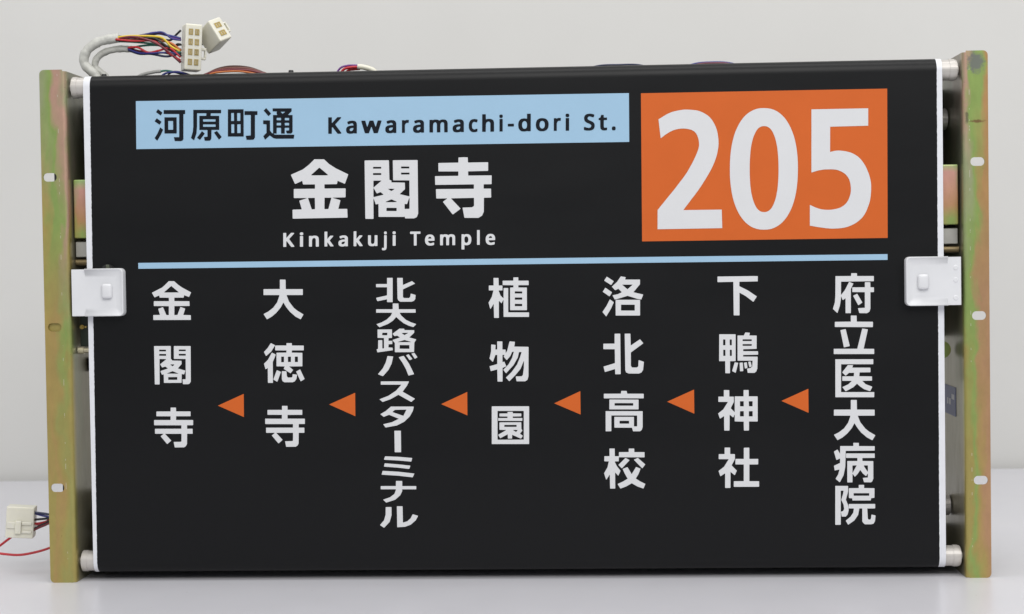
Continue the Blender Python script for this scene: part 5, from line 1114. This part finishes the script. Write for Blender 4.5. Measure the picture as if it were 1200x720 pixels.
bundle('blue and maroon wires showing above the top edge over the orange panel', 'wires', [
    ('blue', [(0.160, Y, 0.4895), (0.180, Y, 0.4978), (0.199, Y, 0.4994), (0.218, Y, 0.4978), (0.240, Y, 0.4895)], 0.0009),
    ('maroon', [(0.163, Y - .002, 0.4895), (0.183, Y - .002, 0.4970), (0.200, Y - .002, 0.4982), (0.216, Y - .002, 0.4970), (0.236, Y - .002, 0.4895)], 0.0009)])

# ------------------------------------------------------------------ plug and red wire by the left rail
side = thing('connector_cable', (-0.470, 0.05, 0.055),
             'square milky plug on short dark wires poking out low behind the left rail', 'connector')
MS = Matrix.Translation((-0.4995, 0.050, 0.0530)) @ Matrix.Rotation(R(4.5), 4, 'Y') @ Matrix.Rotation(R(9), 4, 'Z')
bm = bmesh.new()
w, d, h = 0.0275, 0.017, 0.0315
box(bm, -w / 2, w / 2, -d / 2, d / 2, -h / 2, h / 2, 0.0011, 2, M=MS)
sh = part(obj('plug_housing', bm, NYLON), side)
bm = bmesh.new()
box(bm, -0.0040, 0.0020, -d / 2 - 0.0034, -d / 2 - 0.0001, -0.0110, 0.0020, 0.0007, 2, M=MS)
box(bm, -0.0125, -0.0042, -d / 2 - 0.0016, -d / 2 - 0.0001, -0.0060, 0.0005, 0.0005, 2, M=MS)
box(bm, 0.0022, 0.0120, -d / 2 - 0.0018, -d / 2 - 0.0001, -0.0020, 0.0010, 0.0005, 2, M=MS)
box(bm, 0.0022, 0.0120, -d / 2 - 0.0018, -d / 2 - 0.0001, -0.0105, -0.0078, 0.0005, 2, M=MS)
q = obj('latch', bm, NYLON)
q.parent = sh
for c, a, b in (('navy', (-0.4860, 0.047, 0.0625), (-0.4690, 0.050, 0.0598)), ('blue', (-0.4860, 0.049, 0.0615), (-0.4690, 0.051, 0.0570)),
                ('black', (-0.4870, 0.050, 0.0545), (-0.4690, 0.050, 0.0560)), ('red', (-0.4870, 0.052, 0.0500), (-0.4690, 0.052, 0.0545)),
                ('maroon', (-0.4880, 0.048, 0.0435), (-0.4690, 0.049, 0.0510)), ('black', (-0.4875, 0.0485, 0.0448), (-0.4690, 0.0495, 0.0530))):
    A, B = Vector(a), Vector(b)
    dz = random.uniform(-.0012, .0012)
    wire(side, [A, A.lerp(B, .35) + Vector((0, 0, dz)), A.lerp(B, .7) + Vector((0, 0, dz)), B, B + Vector((0.020, 0.004, 0)), B + Vector((0.039, 0.004, 0.001))], c, 0.00115)

bm = bmesh.new()
tube(bm, [(-0.4300, 0.062, 0.046), (-0.452, 0.062, 0.0325), (-0.471, 0.058, 0.0255), (-0.485, 0.055, 0.0213), (-0.502, 0.052, 0.0187), (-0.518, 0.050, 0.0200), (-0.532, 0.050, 0.0222),
          (-0.548, 0.052, 0.0230), (-0.553, 0.058, 0.0222), (-0.546, 0.063, 0.0195), (-0.530, 0.063, 0.0245), (-0.518, 0.062, 0.0325), (-0.507, 0.061, 0.0400), (-0.494, 0.062, 0.0460), (-0.480, 0.064, 0.0490), (-0.460, 0.066, 0.0500), (-0.4300, 0.066, 0.052)], 0.00125, 10, 8)
tag(obj('red_wire', bm, WC['red'], smooth=True), 'thin red wire looping out of frame beneath the square plug at left', 'wire')
